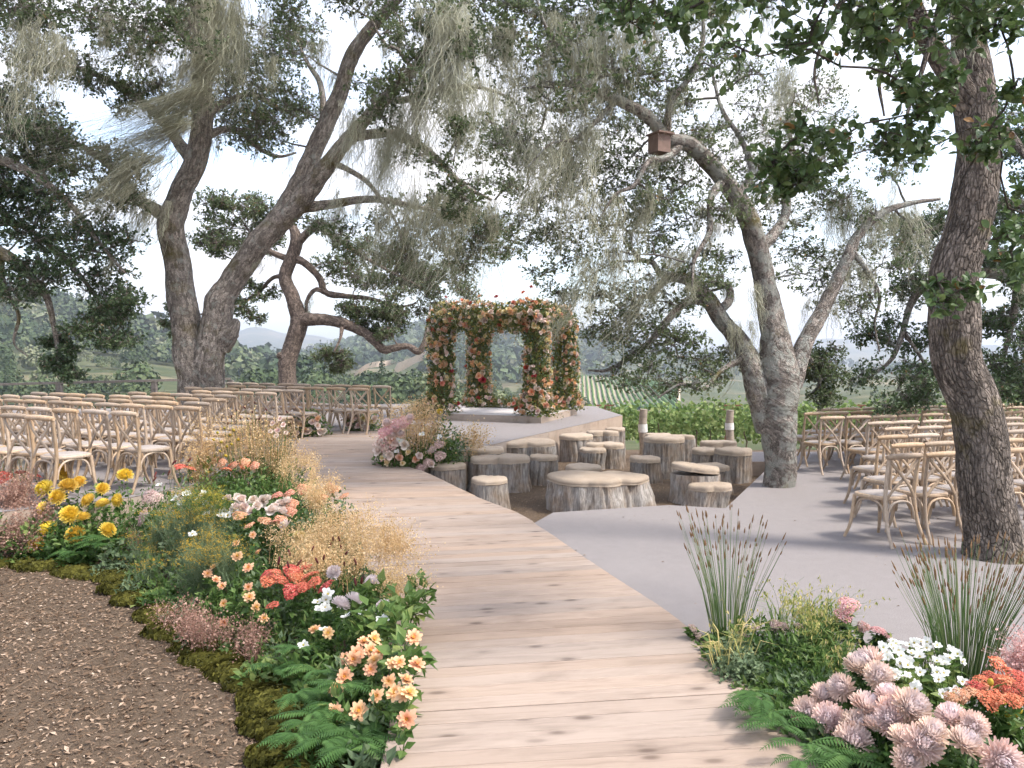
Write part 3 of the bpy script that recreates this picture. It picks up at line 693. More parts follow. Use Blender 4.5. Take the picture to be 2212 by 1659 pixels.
        l2 = rng.uniform(.015, .05, m) * (1 + L_[ii_]); d2 = nrm(rng.normal(size=(m, 3)) * [1, 1, .7] + [drift, 0, -.8])
        pp_ = np.stack([b, b + d2 * l2[:, None] * .5 + .22 * l2[:, None] * rng.normal(size=(m, 3)), b + d2 * l2[:, None] + [0, 0, -.01]], 1)
        V, Q = ribbons(pp_ - s.o, w * np.tile([[.6, .62, .15]], (m, 1)), nrm(rng.normal(size=(m, 3)))); s.moss.add(V, Q, 0, np.repeat(np.clip(tl[li[ii_]] + .16 * rng.normal(size=m), 0, 1), 6))
    def tufts(s, n, lmin, lmax, zmin=2.6, drift=0.0, nst=14, w=.006, tint=.5, rmax=.12, test=None):
        nd = np.array(s.nodes); nd = nd[(nd[:, 2] > zmin) & (nd[:, 3] < rmax)]
        if test is not None:
            pxs = np.array([to_px(q) for q in nd]); nd = nd[test(pxs[:, 0], pxs[:, 1])]
        if len(nd) == 0: return
        for q in nd[rng.integers(0, len(nd), n)]:
            x, y = to_px(q); s.beard(x, y, q[1], rng.uniform(lmin, lmax) * F / q[1], rng.uniform(.05, .16) * F / q[1], drift + .12 * rng.normal(), nst, tint, w)
    def done(s):
        s.trunk.build('trunk', s.bark, s.root); s.limbs.build('limbs', s.bark, s.root)
        if s.leaf.n: s.leaf.build('crown', s.lm, s.root, smooth=False)
        if s.moss.n: tag(s.moss.build('hanging_moss', M_moss, s.root, smooth=False), kind='stuff')

# ---- the big forked oak among the chairs
t = Tree('oak_tree', 'huge forked grey oak rising from the chairs beside the boardwalk', 16.6, M_bark1, M_oak, (432, 935))
t.limb([(428, 945, 0, 92), (424, 900, 0, 78), (420, 850, 0, 70), (410, 780, 0, 66), (400, 710, 0, 62), (392, 640, 0, 59), (379, 545, 0, 54), (373, 478, -.1, 56), (395, 415, -.2, 48), (424, 345, -.3, 46), (436, 260, -.4, 44), (441, 170, -.5, 41), (437, 80, -.6, 37), (429, -30, -.8, 32), (430, -150, -1, 24), (436, -260, -1, 13)], 40, True, .05)
t.limb([(446, 905, .05, 66), (447, 840, .05, 64), (450, 770, 0, 66), (462, 710, -.05, 64), (484, 640, -.1, 58), (522, 575, -.2, 54), (584, 497, -.3, 52), (622, 440, -.3, 46), (650, 385, -.4, 41), (688, 300, -.6, 38), (727, 215, -.8, 34), (758, 130, -1, 31), (800, 62, -1.2, 27), (850, 5, -1.4, 24), (905, -80, -1.6, 18), (960, -170, -1.8, 9)], 36, True, .07)
t.limb([(470, 740, 0, 62), (492, 718, -.1, 44), (506, 700, -.15, 26), (509, 688, -.15, 10)], 14, knob=.08)
t.limb([(590, 492, -.3, 44), (655, 425, -.6, 42), (712, 352, -1, 35), (760, 290, -1.4, 30), (830, 215, -1.8, 26), (900, 140, -2.2, 22), (950, 60, -2.6, 18), (1015, -10, -2.9, 13), (1080, -90, -3, 7)], 22)
t.limb([(378, 480, -.1, 35), (335, 452, -.2, 27), (292, 425, -.5, 22), (252, 372, -.8, 19), (200, 330, -1.2, 14), (150, 305, -1.5, 9), (100, 300, -1.7, 5)], 14)
t.limb([(420, 350, -.2, 32), (388, 312, -.1, 25), (350, 258, -.2, 21), (300, 215, -.4, 18), (245, 180, -.7, 14), (180, 150, -1, 9), (110, 140, -1.2, 5)], 14)
t.limb([(448, 292, -.3, 21), (490, 278, 0, 14), (530, 292, .3, 12), (562, 322, .5, 10), (602, 338, .7, 7), (640, 330, .9, 4)], 10)
t.limb([(448, 245, -.4, 19), (500, 215, 0, 14), (550, 205, .4, 12), (600, 235, .7, 9), (650, 240, 1, 5)], 10)
t.limb([(640, 450, -.3, 27), (720, 440, -.5, 20), (800, 430, -1, 16), (880, 442, -1.2, 11), (960, 462, -1.4, 6), (1030, 480, -1.5, 3)], 12)
t.limb([(755, 296, -1.4, 24), (850, 288, -1.5, 18), (930, 330, -1.8, 14), (1000, 400, -2, 10), (1062, 432, -2.1, 6)], 12)
t.limb([(432, 120, -.5, 27), (400, 75, -.6, 22), (372, 20, -.8, 19), (340, -60, -1, 13)], 12)
t.limb([(690, 300, -.6, 24), (700, 240, -.2, 16), (690, 180, .2, 12), (660, 130, .5, 8), (640, 80, .7, 5)], 10)
t.limb([(830, 215, -1.8, 18), (880, 215, -2.2, 14), (960, 190, -2.6, 11), (1040, 190, -3, 8), (1110, 215, -3.2, 5)], 10)
t.limb([(715, 350, -1, 16), (760, 370, -1.2, 12), (800, 400, -1.4, 10), (850, 470, -1.6, 6), (870, 520, -1.7, 4)], 10)
t.fill([(440, 60), (660, 40), (670, 250), (600, 330), (470, 310), (450, 200)], 26, 15.4, 18.2, 40, 66, n=42, tint=.55)
t.fill([(0, -120), (440, -120), (430, 60), (330, 130), (160, 150), (0, 150)], 26, 12.5, 16, 46, 78, n=44, tint=.35)
t.fill([(170, 150), (350, 170), (420, 260), (330, 250), (230, 230)], 7, 15, 16.5, 30, 48, n=36, tint=.45)
t.fill([(540, -120), (1000, -120), (1000, 40), (800, 40), (700, 0), (560, 60)], 18, 13.5, 16.5, 42, 64, n=40, tint=.45)
t.fill([(770, 60), (1000, 40), (1100, 220), (1120, 420), (980, 480), (860, 330), (780, 240)], 24, 13, 15.5, 34, 52, n=30, tint=.48)
t.fill([(660, 470), (900, 430), (1080, 450), (1110, 560), (960, 620), (820, 560), (700, 520)], 18, 14, 16.5, 34, 52, n=32, tint=.55)
t.fill([(100, 270), (290, 320), (330, 440), (250, 440), (130, 360)], 9, 14.5, 15.8, 30, 46, n=36, tint=.4)
for q in [(470, -30, 14.2, 270, 70, -.06, 520), (500, 30, 14.3, 200, 50, -.1, 220), (440, 120, 14.1, 170, 60, -.5, 260), (430, 190, 14, 270, 30, -1.15, 300), (395, 260, 14, 260, 36, -1.25, 260), (330, 330, 14, 190, 44, -1.0, 200), (280, 380, 14, 150, 60, -.9, 160)]:
    t.beard(q[0], q[1], q[2], q[3], q[4], q[5], q[6], .36)
for q in [(960, 20, 13.5, 330, 90, .0, 320), (1000, 40, 13.3, 300, 60, .05, 240), (930, 140, 13.8, 300, 80, -.08, 240), (880, 220, 14.2, 300, 60, -.1, 180), (840, 300, 14.6, 220, 90, -.2, 200), (790, 240, 14.6, 200, 60, -.15, 120), (1050, 180, 13.4, 260, 70, -.05, 180), (985, 420, 14.3, 260, 80, -.35, 220), (900, 450, 14.6, 230, 90, -.3, 200), (1040, 440, 14.4, 220, 60, -.2, 150), (740, 440, 15.4, 120, 60, -.25, 110), (700, 90, 15, 130, 40, -.1, 60), (590, 130, 15.3, 120, 30, -.1, 60), (320, 430, 15.7, 150, 60, -.3, 160), (250, 380, 15.4, 120, 60, -.3, 120), (60, 60, 12.6, 260, 50, -.15, 180), (130, 90, 12.8, 200, 60, -.2, 150), (330, 60, 13.5, 140, 60, -.15, 100), (250, 40, 13.2, 150, 50, -.2, 100), (560, 570, 16.0, 40, 12, -.5, 24)]:
    t.beard(q[0], q[1], q[2], q[3], q[4], q[5], q[6], .5)
t.tufts(150, .2, .8, 2.6, -.12, 14)
t.done()

# ---- the slender brown oak behind it
t = Tree('oak_tree', 'slender crooked brown oak with a long low limb reaching the flower arch', 24, M_bark2, M_oak, (628, 895))
t.limb([(629, 900, 0, 46), (627, 850, 0, 40), (622, 800, 0, 37), (624, 770, 0, 37), (640, 722, 0, 38), (648, 690, 0, 37), (634, 645, 0, 31), (615, 602, 0, 27), (628, 560, 0, 27), (640, 522, 0, 26), (632, 490, 0, 18), (610, 450, 0, 8)], 24, True, .05)
t.limb([(621, 772, 0, 22), (606, 768, -.1, 17), (601, 764, -.1, 9)], 12)
t.limb([(646, 690, 0, 30), (700, 691, -.2, 25), (740, 698, -.3, 23), (782, 716, -.4, 21), (808, 738, -.5, 20), (828, 755, -.5, 20), (850, 752, -.5, 16), (880, 748, -.5, 14), (905, 759, -.5, 14), (918, 735, -.5, 11), (926, 700, -.4, 7), (930, 660, -.3, 4)], 16, knob=.12)
t.limb([(632, 555, 0, 20), (660, 570, 0, 16), (690, 600, .1, 15), (705, 632, .1, 14), (750, 640, .2, 12), (800, 645, .3, 9), (860, 662, .3, 6), (900, 655, .3, 3)], 10, knob=.12)
t.limb([(630, 562, 0, 16), (592, 548, 0, 13), (572, 540, 0, 9), (540, 560, 0, 6), (510, 600, 0, 4)], 10)
t.limb([(640, 525, 0, 20), (682, 492, 0, 15), (722, 512, 0, 12), (780, 552, 0, 9), (850, 590, 0, 6), (910, 620, 0, 3)], 10)
t.limb([(705, 632, .1, 12), (682, 626, 0, 10), (664, 650, 0, 8), (662, 690, 0, 5)], 8)
t.limb([(625, 600, 0, 14), (590, 600, .3, 9), (550, 640, .5, 7), (500, 660, .7, 5), (430, 680, 1, 4), (380, 690, 1.2, 3)], 8)
t.limb([(740, 700, -.3, 12), (735, 730, -.6, 6), (722, 760, -.8, 4)], 6)
t.fill([(430, 430), (560, 420), (600, 520), (560, 560), (440, 540)], 15, 23.5, 25.5, 26, 40, n=40, leaf=.085, tint=.45)
t.fill([(500, 600), (600, 600), (570, 700), (520, 690)], 5, 23.6, 25, 22, 30, n=28, leaf=.085, tint=.4)
t.fill([(360, 640), (400, 640), (400, 720), (355, 720)], 4, 24.5, 25.6, 18, 26, n=28, leaf=.085, tint=.4)
t.fill([(680, 480), (900, 540), (960, 640), (820, 640), (700, 590)], 22, 23.4, 25.2, 26, 40, n=30, leaf=.085, tint=.6)
t.fill([(740, 655), (860, 665), (870, 730), (800, 715), (740, 690)], 11, 23.2, 24.2, 22, 34, n=40, leaf=.085, tint=.5)
t.fill([(680, 760), (750, 755), (760, 800), (700, 795)], 5, 23.2, 23.8, 18, 26, n=28, leaf=.085, tint=.6)
t.fill([(870, 560), (1000, 560), (1020, 650), (900, 670)], 10, 23.5, 25, 24, 36, n=28, leaf=.085, tint=.6)
t.tufts(40, .2, .7, 2.6, -.15, 12, .008)
t.done()

# ---- the lichen covered oak by the stump seats
t = Tree('oak_tree', 'lichen spotted many limbed oak standing at the edge of the stump seats', 11.15, M_bark3, M_oak, (1682, 1053))
t.limb([(1684, 1066, 0, 74), (1684, 1050, 0, 69), (1683, 1000, 0, 67), (1679, 940, 0, 77), (1674, 890, 0, 88), (1672, 845, 0, 92), (1674, 800, 0, 83), (1672, 730, 0, 63), (1657, 640, 0, 50), (1641, 560, 0, 46), (1621, 490, -.1, 44), (1586, 420, -.2, 40), (1541, 360, -.4, 37), (1492, 312, -.6, 33), (1442, 298, -.8, 28), (1398, 252, -1, 25), (1330, 215, -1.3, 21), (1262, 190, -1.6, 16), (1200, 180, -1.9, 10), (1140, 190, -2.2, 5)], 40, True, .06)
t.limb([(1652, 930, 0, 42), (1640, 860, -.05, 55), (1622, 790, -.05, 48), (1596, 735, .1, 40), (1560, 690, .2, 35), (1526, 640, .2, 32), (1482, 602, .1, 26), (1440, 604, 0, 19), (1402, 638, -.1, 12), (1370, 640, -.2, 7)], 22)
t.limb([(1700, 830, 0, 53), (1735, 745, 0, 37), (1770, 682, .1, 32), (1802, 620, .2, 28), (1832, 560, .2, 25), (1852, 510, .3, 21), (1900, 462, .4, 16), (1962, 440, .5, 11), (2030, 430, .6, 6)], 18)
t.limb([(1640, 540, 0, 30), (1690, 480, .2, 21), (1702, 420, .4, 18), (1688, 370, .5, 15), (1712, 325, .7, 12), (1700, 260, .9, 8), (1720, 190, 1, 4)], 12)
t.limb([(1532, 650, .2, 25), (1485, 652, .1, 18), (1442, 690, 0, 16), (1402, 740, -.1, 14), (1352, 778, -.2, 11), (1310, 800, -.2, 7), (1270, 800, -.2, 4)], 12)
t.limb([(1545, 680, .2, 23), (1575, 650, .5, 18), (1572, 620, .6, 16), (1540, 612, .7, 12)], 10)
t.limb([(1560, 390, -.3, 21), (1535, 430, -.6, 15), (1532, 500, -.8, 12), (1500, 560, -1, 9), (1495, 620, -1.1, 4)], 10)
t.limb([(1610, 770, 0, 19), (1560, 800, -.3, 11), (1520, 840, -.5, 9), (1470, 830, -.7, 6), (1420, 860, -.8, 4)], 10)
t.limb([(1480, 305, -.6, 23), (1440, 340, -.9, 16), (1400, 350, -1.1, 12), (1370, 400, -1.3, 10), (1330, 420, -1.5, 7), (1290, 480, -1.6, 4)], 10)
t.limb([(1330, 215, -1.3, 14), (1290, 260, -1.5, 11), (1240, 300, -1.8, 8), (1190, 310, -2, 5), (1140, 360, -2.1, 4)], 10)
t.limb([(1590, 425, -.2, 19), (1625, 370, .3, 15), (1600, 300, .6, 11), (1560, 240, .8, 9), (1540, 160, 1, 6)], 10)
t.limb([(1441, 298, -.8, 18), (1450, 220, -1, 14), (1500, 150, -1.1, 11), (1520, 60, -1.2, 8), (1500, -40, -1.3, 5)], 10)
t.limb([(1262, 190, -1.6, 11), (1230, 120, -1.8, 9), (1180, 60, -2, 7), (1150, -40, -2.1, 4)], 10)
t.limb([(1840, 540, .2, 16), (1870, 580, .3, 11), (1900, 640, .4, 8), (1890, 700, .5, 5), (1900, 760, .5, 4)], 8)
t.limb([(1725, 760, 0, 18), (1760, 790, .3, 11), (1770, 830, .5, 7), (1740, 860, .6, 4)], 8)
T3 = [(1060, 250), (1560, 170), (1580, 420), (1600, 560), (1480, 700), (1300, 700), (1180, 640), (1090, 430)]
t.fill(T3, 58, 10.0, 12.6, 44, 70, n=26, leaf=.05, tint=.6)
t.fill([(1240, 690), (1500, 690), (1620, 780), (1600, 830), (1480, 830), (1400, 850), (1270, 770)], 15, 10.2, 11.8, 36, 56, n=24, leaf=.05, tint=.5)
t.fill([(1580, 130), (1800, 180), (1990, 420), (1960, 560), (1840, 700), (1760, 640), (1640, 500)], 32, 11.0, 13, 44, 66, n=22, leaf=.05, tint=.55)
t.fill([(1000, -100), (1560, -100), (1560, 170), (1300, 220), (1060, 220)], 34, 8.6, 11, 52, 76, n=30, leaf=.052, tint=.42)
t.fill([(1710, 760), (1790, 740), (1830, 860), (1740, 880)], 8, 11.2, 12.2, 30, 44, n=30, leaf=.05, tint=.35)
for q in [(1300, 30, 9.4, 300, 60, -.08, 160), (1340, 60, 9.2, 240, 50, -.1, 110), (1260, 90, 9.2, 240, 60, 0, 120), (1390, 40, 9.6, 230, 50, -.05, 110), (1200, 40, 9.4, 260, 60, 0, 130), (1150, 120, 9.2, 260, 60, -.05, 130), (1100, 60, 9.4, 300, 50, 0, 130), (1240, 280, 9.4, 300, 70, -.1, 150), (1160, 330, 9.3, 250, 60, -.15, 110), (1310, 440, 9.6, 260, 60, -.2, 100), (1400, 420, 10, 260, 40, -.1, 70), (1340, 540, 10, 200, 60, -.2, 80), (1250, 560, 9.8, 180, 60, -.3, 50),
          (1475, 545, 10.4, 250, 34, -.62, 130), (1700, 150, 11.4, 200, 30, -.15, 110), (1720, 250, 11.2, 120, 40, -.9, 80), (1810, 430, 11.6, 170, 70, 0, 150), (1860, 440, 11.7, 150, 70, 0, 130), (1900, 460, 11.8, 150, 60, 0, 100), (1840, 560, 11.5, 150, 40, 0, 80), (1960, 450, 11.9, 200, 50, .02, 70), (1790, 640, 11.4, 110, 40, 0, 60), (1230, 640, 10, 100, 50, -.35, 45), (1210, 690, 10, 90, 30, -.4, 26), (1640, 620, 11, 240, 14, 0, 40), (1600, 700, 11, 200, 24, 0, 60), (1540, 470, 10.6, 120, 40, -.1, 60)]:
    t.beard(q[0], q[1], q[2], q[3], q[4], q[5], q[6], .55, .0048)
t.tufts(230, .12, .55, 2.4, -.12, 13, .0045, .55)
BOX_AT = P(1424, 312, 10.3)
t.done()

# ---- the dark leaning trunk in front of the chairs, its boughs overhead
t = Tree('oak_tree', 'dark fissured leaning oak trunk in front of the nearest chairs', 7.27, M_bark4, M_oaknear, (2152, 1212))
t.limb([(2156, 1235, 0, 150), (2153, 1205, 0, 132), (2146, 1160, 0, 116), (2134, 1090, 0, 108), (2117, 990, 0, 104), (2092, 860, 0, 101), (2064, 750, 0, 100), (2055, 660, 0, 101), (2064, 580, 0, 97), (2086, 500, 0, 92), (2104, 420, 0, 88), (2110, 330, 0, 84), (2106, 240, 0, 80), (2100, 150, 0, 74), (2090, 60, 0, 68), (2080, -40, 0, 60), (2075, -150, -.1, 50), (2080, -300, -.2, 36), (2085, -420, -.2, 16)], 48, True, .045, 9)
t.limb([(2098, 240, 0, 66), (2045, 150, -.1, 50), (1995, 80, -.2, 44), (1962, 0, -.4, 38), (1930, -90, -.7, 30), (1850, -170, -1.2, 22), (1750, -220, -1.8, 15), (1640, -240, -2.3, 9)], 16)
t.limb([(2080, -60, 0, 44), (2020, -130, -.8, 30), (1950, -170, -1.7, 22), (1860, -200, -2.5, 16), (1740, -190, -3.1, 11), (1600, -150, -3.5, 7)], 12)
t.limb([(2095, 60, 0, 36), (2150, 0, -.8, 26), (2200, -60, -1.6, 19), (2240, -80, -2.3, 13), (2300, -60, -2.9, 8)], 12)
t.limb([(2110, 330, -.1, 30), (2160, 280, -.5, 20), (2210, 330, -1, 14), (2260, 420, -1.4, 9)], 10)
for q in [(1930, 80, 6.0, 22), (1990, 160, 6.2, 18), (1790, 60, 5.6, 16)]:
    t.limb([(q[0] + 60, -60, q[2] - 7.27, q[3]), (q[0], q[1], q[2] - 7.3, q[3] * .6), (q[0] - 30, q[1] + 90, q[2] - 7.3, q[3] * .4), (q[0] - 20, q[1] + 170, q[2] - 7.4, q[3] * .2)], 8)
kw = dict(near=True, leaf=.058)
t.fill([(1400, -120), (2212, -140), (2212, 40), (1900, 90), (1640, 110), (1420, 60)], 30, 3.9, 5.6, 70, 110, n=15, tint=.45, **kw)
t.fill([(1900, 60), (2212, 40), (2212, 300), (2040, 330), (1950, 240)], 12, 4.0, 5.5, 60, 100, n=14, tint=.5, **kw)
t.fill([(1640, 230), (1850, 240), (1850, 460), (1760, 440), (1650, 380)], 9, 4.6, 6.0, 50, 80, n=14, tint=.5, **kw)
t.fill([(1880, 250), (2010, 290), (1990, 400), (1900, 330)], 4, 4.6, 5.6, 50, 70, n=11, tint=.5, **kw)
t.fill([(2030, 590), (2100, 590), (2110, 700), (2020, 690)], 3, 4.6, 4.9, 46, 56, n=9, tint=.55, **kw)
t.fill([(2130, 420), (2230, 380), (2230, 600), (2150, 580)], 5, 4.4, 5.6, 50, 80, n=12, tint=.5, **kw)
t.fill([(1180, -110), (1420, -120), (1420, 60), (1250, 30)], 9, 4.8, 6.4, 60, 90, n=13, tint=.45, **kw)
for q in [(2080, 20, 5.6, 130, 40, 0, 50), (2170, 0, 5.2, 110, 60, 0, 60), (1500, 0, 6, 130, 40, -.1, 50), (1640, -20, 6, 160, 40, -.1, 50)]:
    t.beard(q[0], q[1], q[2], q[3], q[4], q[5], q[6], .55, .003)
t.done()

# ---- dark oak beyond the left end of the chairs (trunk out of the picture)
t = Tree('oak_tree', 'dense dark green oak spreading drooping boughs over the railing', 15.5, M_bark1, M_oakdark, (-330, 935))
t.limb([(-330, 960, 0, 110), (-325, 850, 0, 92), (-310, 700, 0, 84), (-290, 560, 0, 78), (-270, 430, 0, 60), (-250, 280, 0, 44), (-240, 120, 0, 24)], 20, True)
t.limb([(-305, 640, 0, 60), (-200, 560, -.2, 44), (-100, 520, -.4, 34), (0, 545, -.5, 26), (60, 590, -.5, 20), (100, 640, -.5, 15), (120, 720, -.4, 10), (130, 800, -.3, 5)], 14)
t.limb([(-280, 470, 0, 50), (-160, 380, -.4, 34), (-40, 340, -.6, 26), (60, 370, -.6, 19), (150, 440, -.6, 13), (220, 530, -.5, 8), (270, 590, -.5, 4)], 14)
t.limb([(-100, 520, -.4, 22), (20, 480, .4, 16), (120, 540, .6, 12), (200, 630, .6, 8), (240, 720, .6, 4)], 10)
t.limb([(0, 545, -.5, 16), (10, 620, -.4, 10), (40, 680, -.3, 8), (30, 740, -.2, 5), (60, 770, -.2, 3)], 8)
t.fill([(-60, 250), (90, 230), (170, 330), (250, 470), (325, 600), (290, 640), (200, 620), (100, 640), (-60, 620)], 34, 14.4, 16.4, 40, 62, n=40, leaf=.075, tint=.46)
t.fill([(130, 620), (290, 640), (275, 730), (240, 760), (150, 720)], 8, 14.8, 15.8, 28, 44, n=36, leaf=.07, tint=.48)
t.fill([(100, 720), (160, 720), (150, 840), (110, 830)], 5, 14.9, 15.4, 20, 32, n=40, leaf=.07, tint=.36)
t.fill([(-300, 100), (-60, 150), (-60, 600), (-300, 600)], 24, 14.4, 16.4, 50, 70, n=44, leaf=.08, tint=.36)
t.fill([(-60, 130), (60, 190), (120, 260), (60, 300), (-60, 280)], 6, 14, 15, 36, 50, n=40, leaf=.07, tint=.45)
t.tufts(40, .3, 1.0, 3.0, -.25, 16)
t.done()

# ---- oak beyond the right end of the chairs (trunk out of the picture)
t = Tree('oak_tree', 'dark leafy oak hanging low behind the chairs, trunk hidden past the leaning oak', 13.5, M_bark3, M_oakdark, (2420, 1010))
t.limb([(2420, 1030, 0, 100), (2410, 880, 0, 84), (2390, 720, 0, 76), (2370, 560, 0, 64), (2350, 400, 0, 46), (2340, 240, 0, 26)], 20, True)
t.limb([(2385, 690, 0, 52), (2290, 620, 0, 36), (2200, 600, -.1, 28), (2120, 590, -.1, 22), (2030, 600, -.2, 18), (1970, 650, -.2, 15), (1950, 720, -.2, 12), (1930, 770, -.2, 9), (1900, 800, -.2, 6), (1870, 820, -.2, 3)], 12)
t.limb([(2200, 600, -.1, 20), (2190, 680, .1, 15), (2170, 760, .2, 10), (2150, 820, .2, 5)], 10)
t.limb([(1955, 720, -.2, 10), (2000, 790, -.1, 7), (2010, 830, 0, 4)], 8)
t.limb([(2370, 560, 0, 46), (2280, 470, -.2, 32), (2190, 440, -.4, 22), (2120, 460, -.5, 14), (2000, 500, -.6, 8), (1930, 540, -.6, 4)], 12)
t.fill([(1860, 640), (1990, 580), (2020, 700), (2010, 870), (1900, 880), (1840, 850)], 15, 12.6, 14, 32, 50, n=26, leaf=.062, tint=.48)
t.fill([(2110, 470), (2260, 430), (2260, 880), (2150, 880), (2130, 700)], 24, 12.6, 14.4, 36, 56, n=34, leaf=.066, tint=.48)
t.fill([(1900, 460), (2110, 420), (2110, 600), (1960, 620)], 12, 12.4, 14, 34, 50, n=30, leaf=.06, tint=.45)
t.fill([(2130, 240), (2260, 240), (2260, 440), (2150, 430)], 7, 12.6, 14, 40, 54, n=36, leaf=.066, tint=.45)
t.tufts(60, .2, .7, 2.6, 0, 14, .0055, .6)
t.done()

# ---- nesting box in the lichened oak
bx = thing('nesting_box', 'small brown wooden box fixed high on a limb of the lichened oak', 'nesting box', tuple(BOX_AT), .5)
M_box = mat_flat('brown_box_wood', (.20, .135, .11), .8, .2, 12, .2)
mb = MB(); V, Q = box(0, 0, 0, .2, .2, .22); mb.add(V, Q); mb.build('body', M_box, bx, smooth=False)
mb = MB(); V, Q = box(0, -.02, .121, .25, .27, .02); mb.add(V, Q); mb.build('lid', M_box, bx, smooth=False)

# ================================================================== RAILING
M_railwood = M_rail
fp = [(-70, 832, 18.7), (128, 827, 19.2), (333, 822, 20.0), (498, 818, 20.8)]
rl = thing('railing', 'dark steel railing with flat top rail behind the left chairs', 'railing', tuple(G(128, 900, 0.1) * 0 + P(128, 880, 19.2)))
ro = np.array(rl.location)
pts = np.array([P(x, y, Y) for x, y, Y in fp])
mb = MB()
for a, b in zip(pts[:-1], pts[1:]):
    if a is pts[-2] : pass
    d = nrm(b - a); n_ = np.array([-d[1], d[0], 0]) * .055; u = np.array([0, 0, .028])
    V = np.array([a - n_ - u, a + n_ - u, a + n_ + u, a - n_ + u, b - n_ - u, b + n_ - u, b + n_ + u, b - n_ + u]) - ro
    mb.add(V, [[0, 1, 5, 4], [1, 2, 6, 5], [2, 3, 7, 6], [3, 0, 4, 7], [3, 2, 1, 0], [4, 5, 6, 7]])
mb.build('top_rail', M_rail, rl, smooth=False)
for p in pts:
    mb = MB(); V, Q = box(*(p - ro + [0, 0, -.62]), .12, .12, 1.18); mb.add(V, Q); mb.build('post', M_rail, rl, smooth=False)
for h in (.28, .5, .72):
    mb = MB()
    for a, b in zip(pts[:-1], pts[1:]):
        V, Q, uv = tubes((np.array([a, b]) - ro - [0, 0, h])[None], np.full((1, 2), .006), 5); mb.add(V, Q)
    mb.build('cable', M_rail, rl)

# ================================================================== CHAIRS
def mat_chair():
    m = Mat('bleached_beech'); o = m.coord('Object', (4, 4, 1.2)); n = m.noise(o, 14, 5, .6, .4); r = m.rand(); k = m.noise(m.coord('Object'), 5, 3, .5)
    col = m.ramp(n, [(.3, (.36, .245, .15)), (.55, (.50, .36, .24)), (.8, (.60, .46, .335))])
    col = m.mix(m.math('MULTIPLY', m.ramp(k, [(.45, (0, 0, 0)), (.7, (1, 1, 1))]), .5), col, (.52, .42, .33))
    h = m.n('HueSaturation', None, Color=col); m.set(h, 'Value', m.math('ADD', m.math('MULTIPLY', r, .36), .62)); m.set(h, 'Saturation', m.math('ADD', m.math('MULTIPLY', m.math('FRACT', m.math('MULTIPLY', r, 9.1)), .4), .72))
    return m.finish(h.outputs[0], .6, m.bump(n, .12, .004), spec=.3)
M_chair = mat_chair()
M_pad = mat_flat('oatmeal_seat', (.34, .30, .275), .9, .12, 160, .2, .1)
def sweep(pts, rad, ns=8, k=5, flat=None):
    q = resample(np.c_[np.array(pts, float), np.array(rad, float)], k); p, r = q[:, :3], q[:, 3]
    V, Q, uv = tubes(p[None], r[None], ns)
    if flat is not None:      # squash across an axis about the path
        c = np.repeat(p, ns, 0); d = V - c; ax = np.array(flat[0], float); V = c + d + np.outer(d @ ax, ax) * (flat[1] - 1)
    n = len(p); a, b = V[:ns].mean(0), V[-ns:].mean(0); m_ = len(V); V = np.vstack([V, a, b])
    i = np.arange(ns); j = (i + 1) % ns
    return V, Q, np.vstack([np.stack([np.full(ns, m_), j, i], -1), np.stack([np.full(ns, m_ + 1), (n - 1) * ns + i, (n - 1) * ns + j], -1)])
def part_mesh(name, swp, mat):
    mb = MB()
    for V, Q, T in swp: mb.add(V, Q); mb.add(V, T)
    return mb.mesh(name, mat)
def seat_outline(w0, w1, d, n=28, z=0):
    a = np.linspace(0, 2 * math.pi, n, endpoint=False); c, s_ = np.cos(a), np.sin(a)
    x = np.sign(c) * np.abs(c) ** .62; y = np.sign(s_) * np.abs(s_) ** .62
    w = w1 + (w0 - w1) * (y + 1) / 2
    return np.c_[x * w / 2, y * d / 2 + .01, np.full(n, z)]
def lathe_seat(z0, z1, grow, dome):
    rings = []
    for f, z in ((.3, z0), (1 - .03, z0), (1, z0 + .006), (1, z1 - .006), (1 - .03, z1), (.55, z1 + dome)):
        o_ = seat_outline(.44 * grow, .38 * grow, .43 * grow) * [f, f, 1]; o_[:, 2] = z; rings.append(o_)
    V = np.vstack(rings); n = 28; i = np.arange(n); j = (i + 1) % n
    q = np.vstack([np.stack([k * n + i, k * n + j, (k + 1) * n + j, (k + 1) * n + i], -1) for k in range(5)])
    V = np.vstack([V, V[:n].mean(0), V[-n:].mean(0)]); T = np.vstack([np.stack([np.full(n, 6 * n), j, i], -1), np.stack([np.full(n, 6 * n + 1), 5 * n + i, 5 * n + j], -1)])
    return V, q, T
CH = []       # (part name, mesh, material)
CH.append(('seat_frame', part_mesh('seat_frame', [lathe_seat(.430, .465, 1, 0)], M_chair)))
CH.append(('seat_pad', part_mesh('seat_pad', [lathe_seat(.462, .474, .86, .006)], M_pad)))
CH.append(('top_rail', part_mesh('top_rail', [sweep([(-.225, -.255, .862), (-.15, -.272, .868), (0, -.285, .872), (.15, -.272, .868), (.225, -.255, .862)], [.024, .031, .033, .031, .024], 10, 5, ((0, 0, 1), .88))], M_chair)))
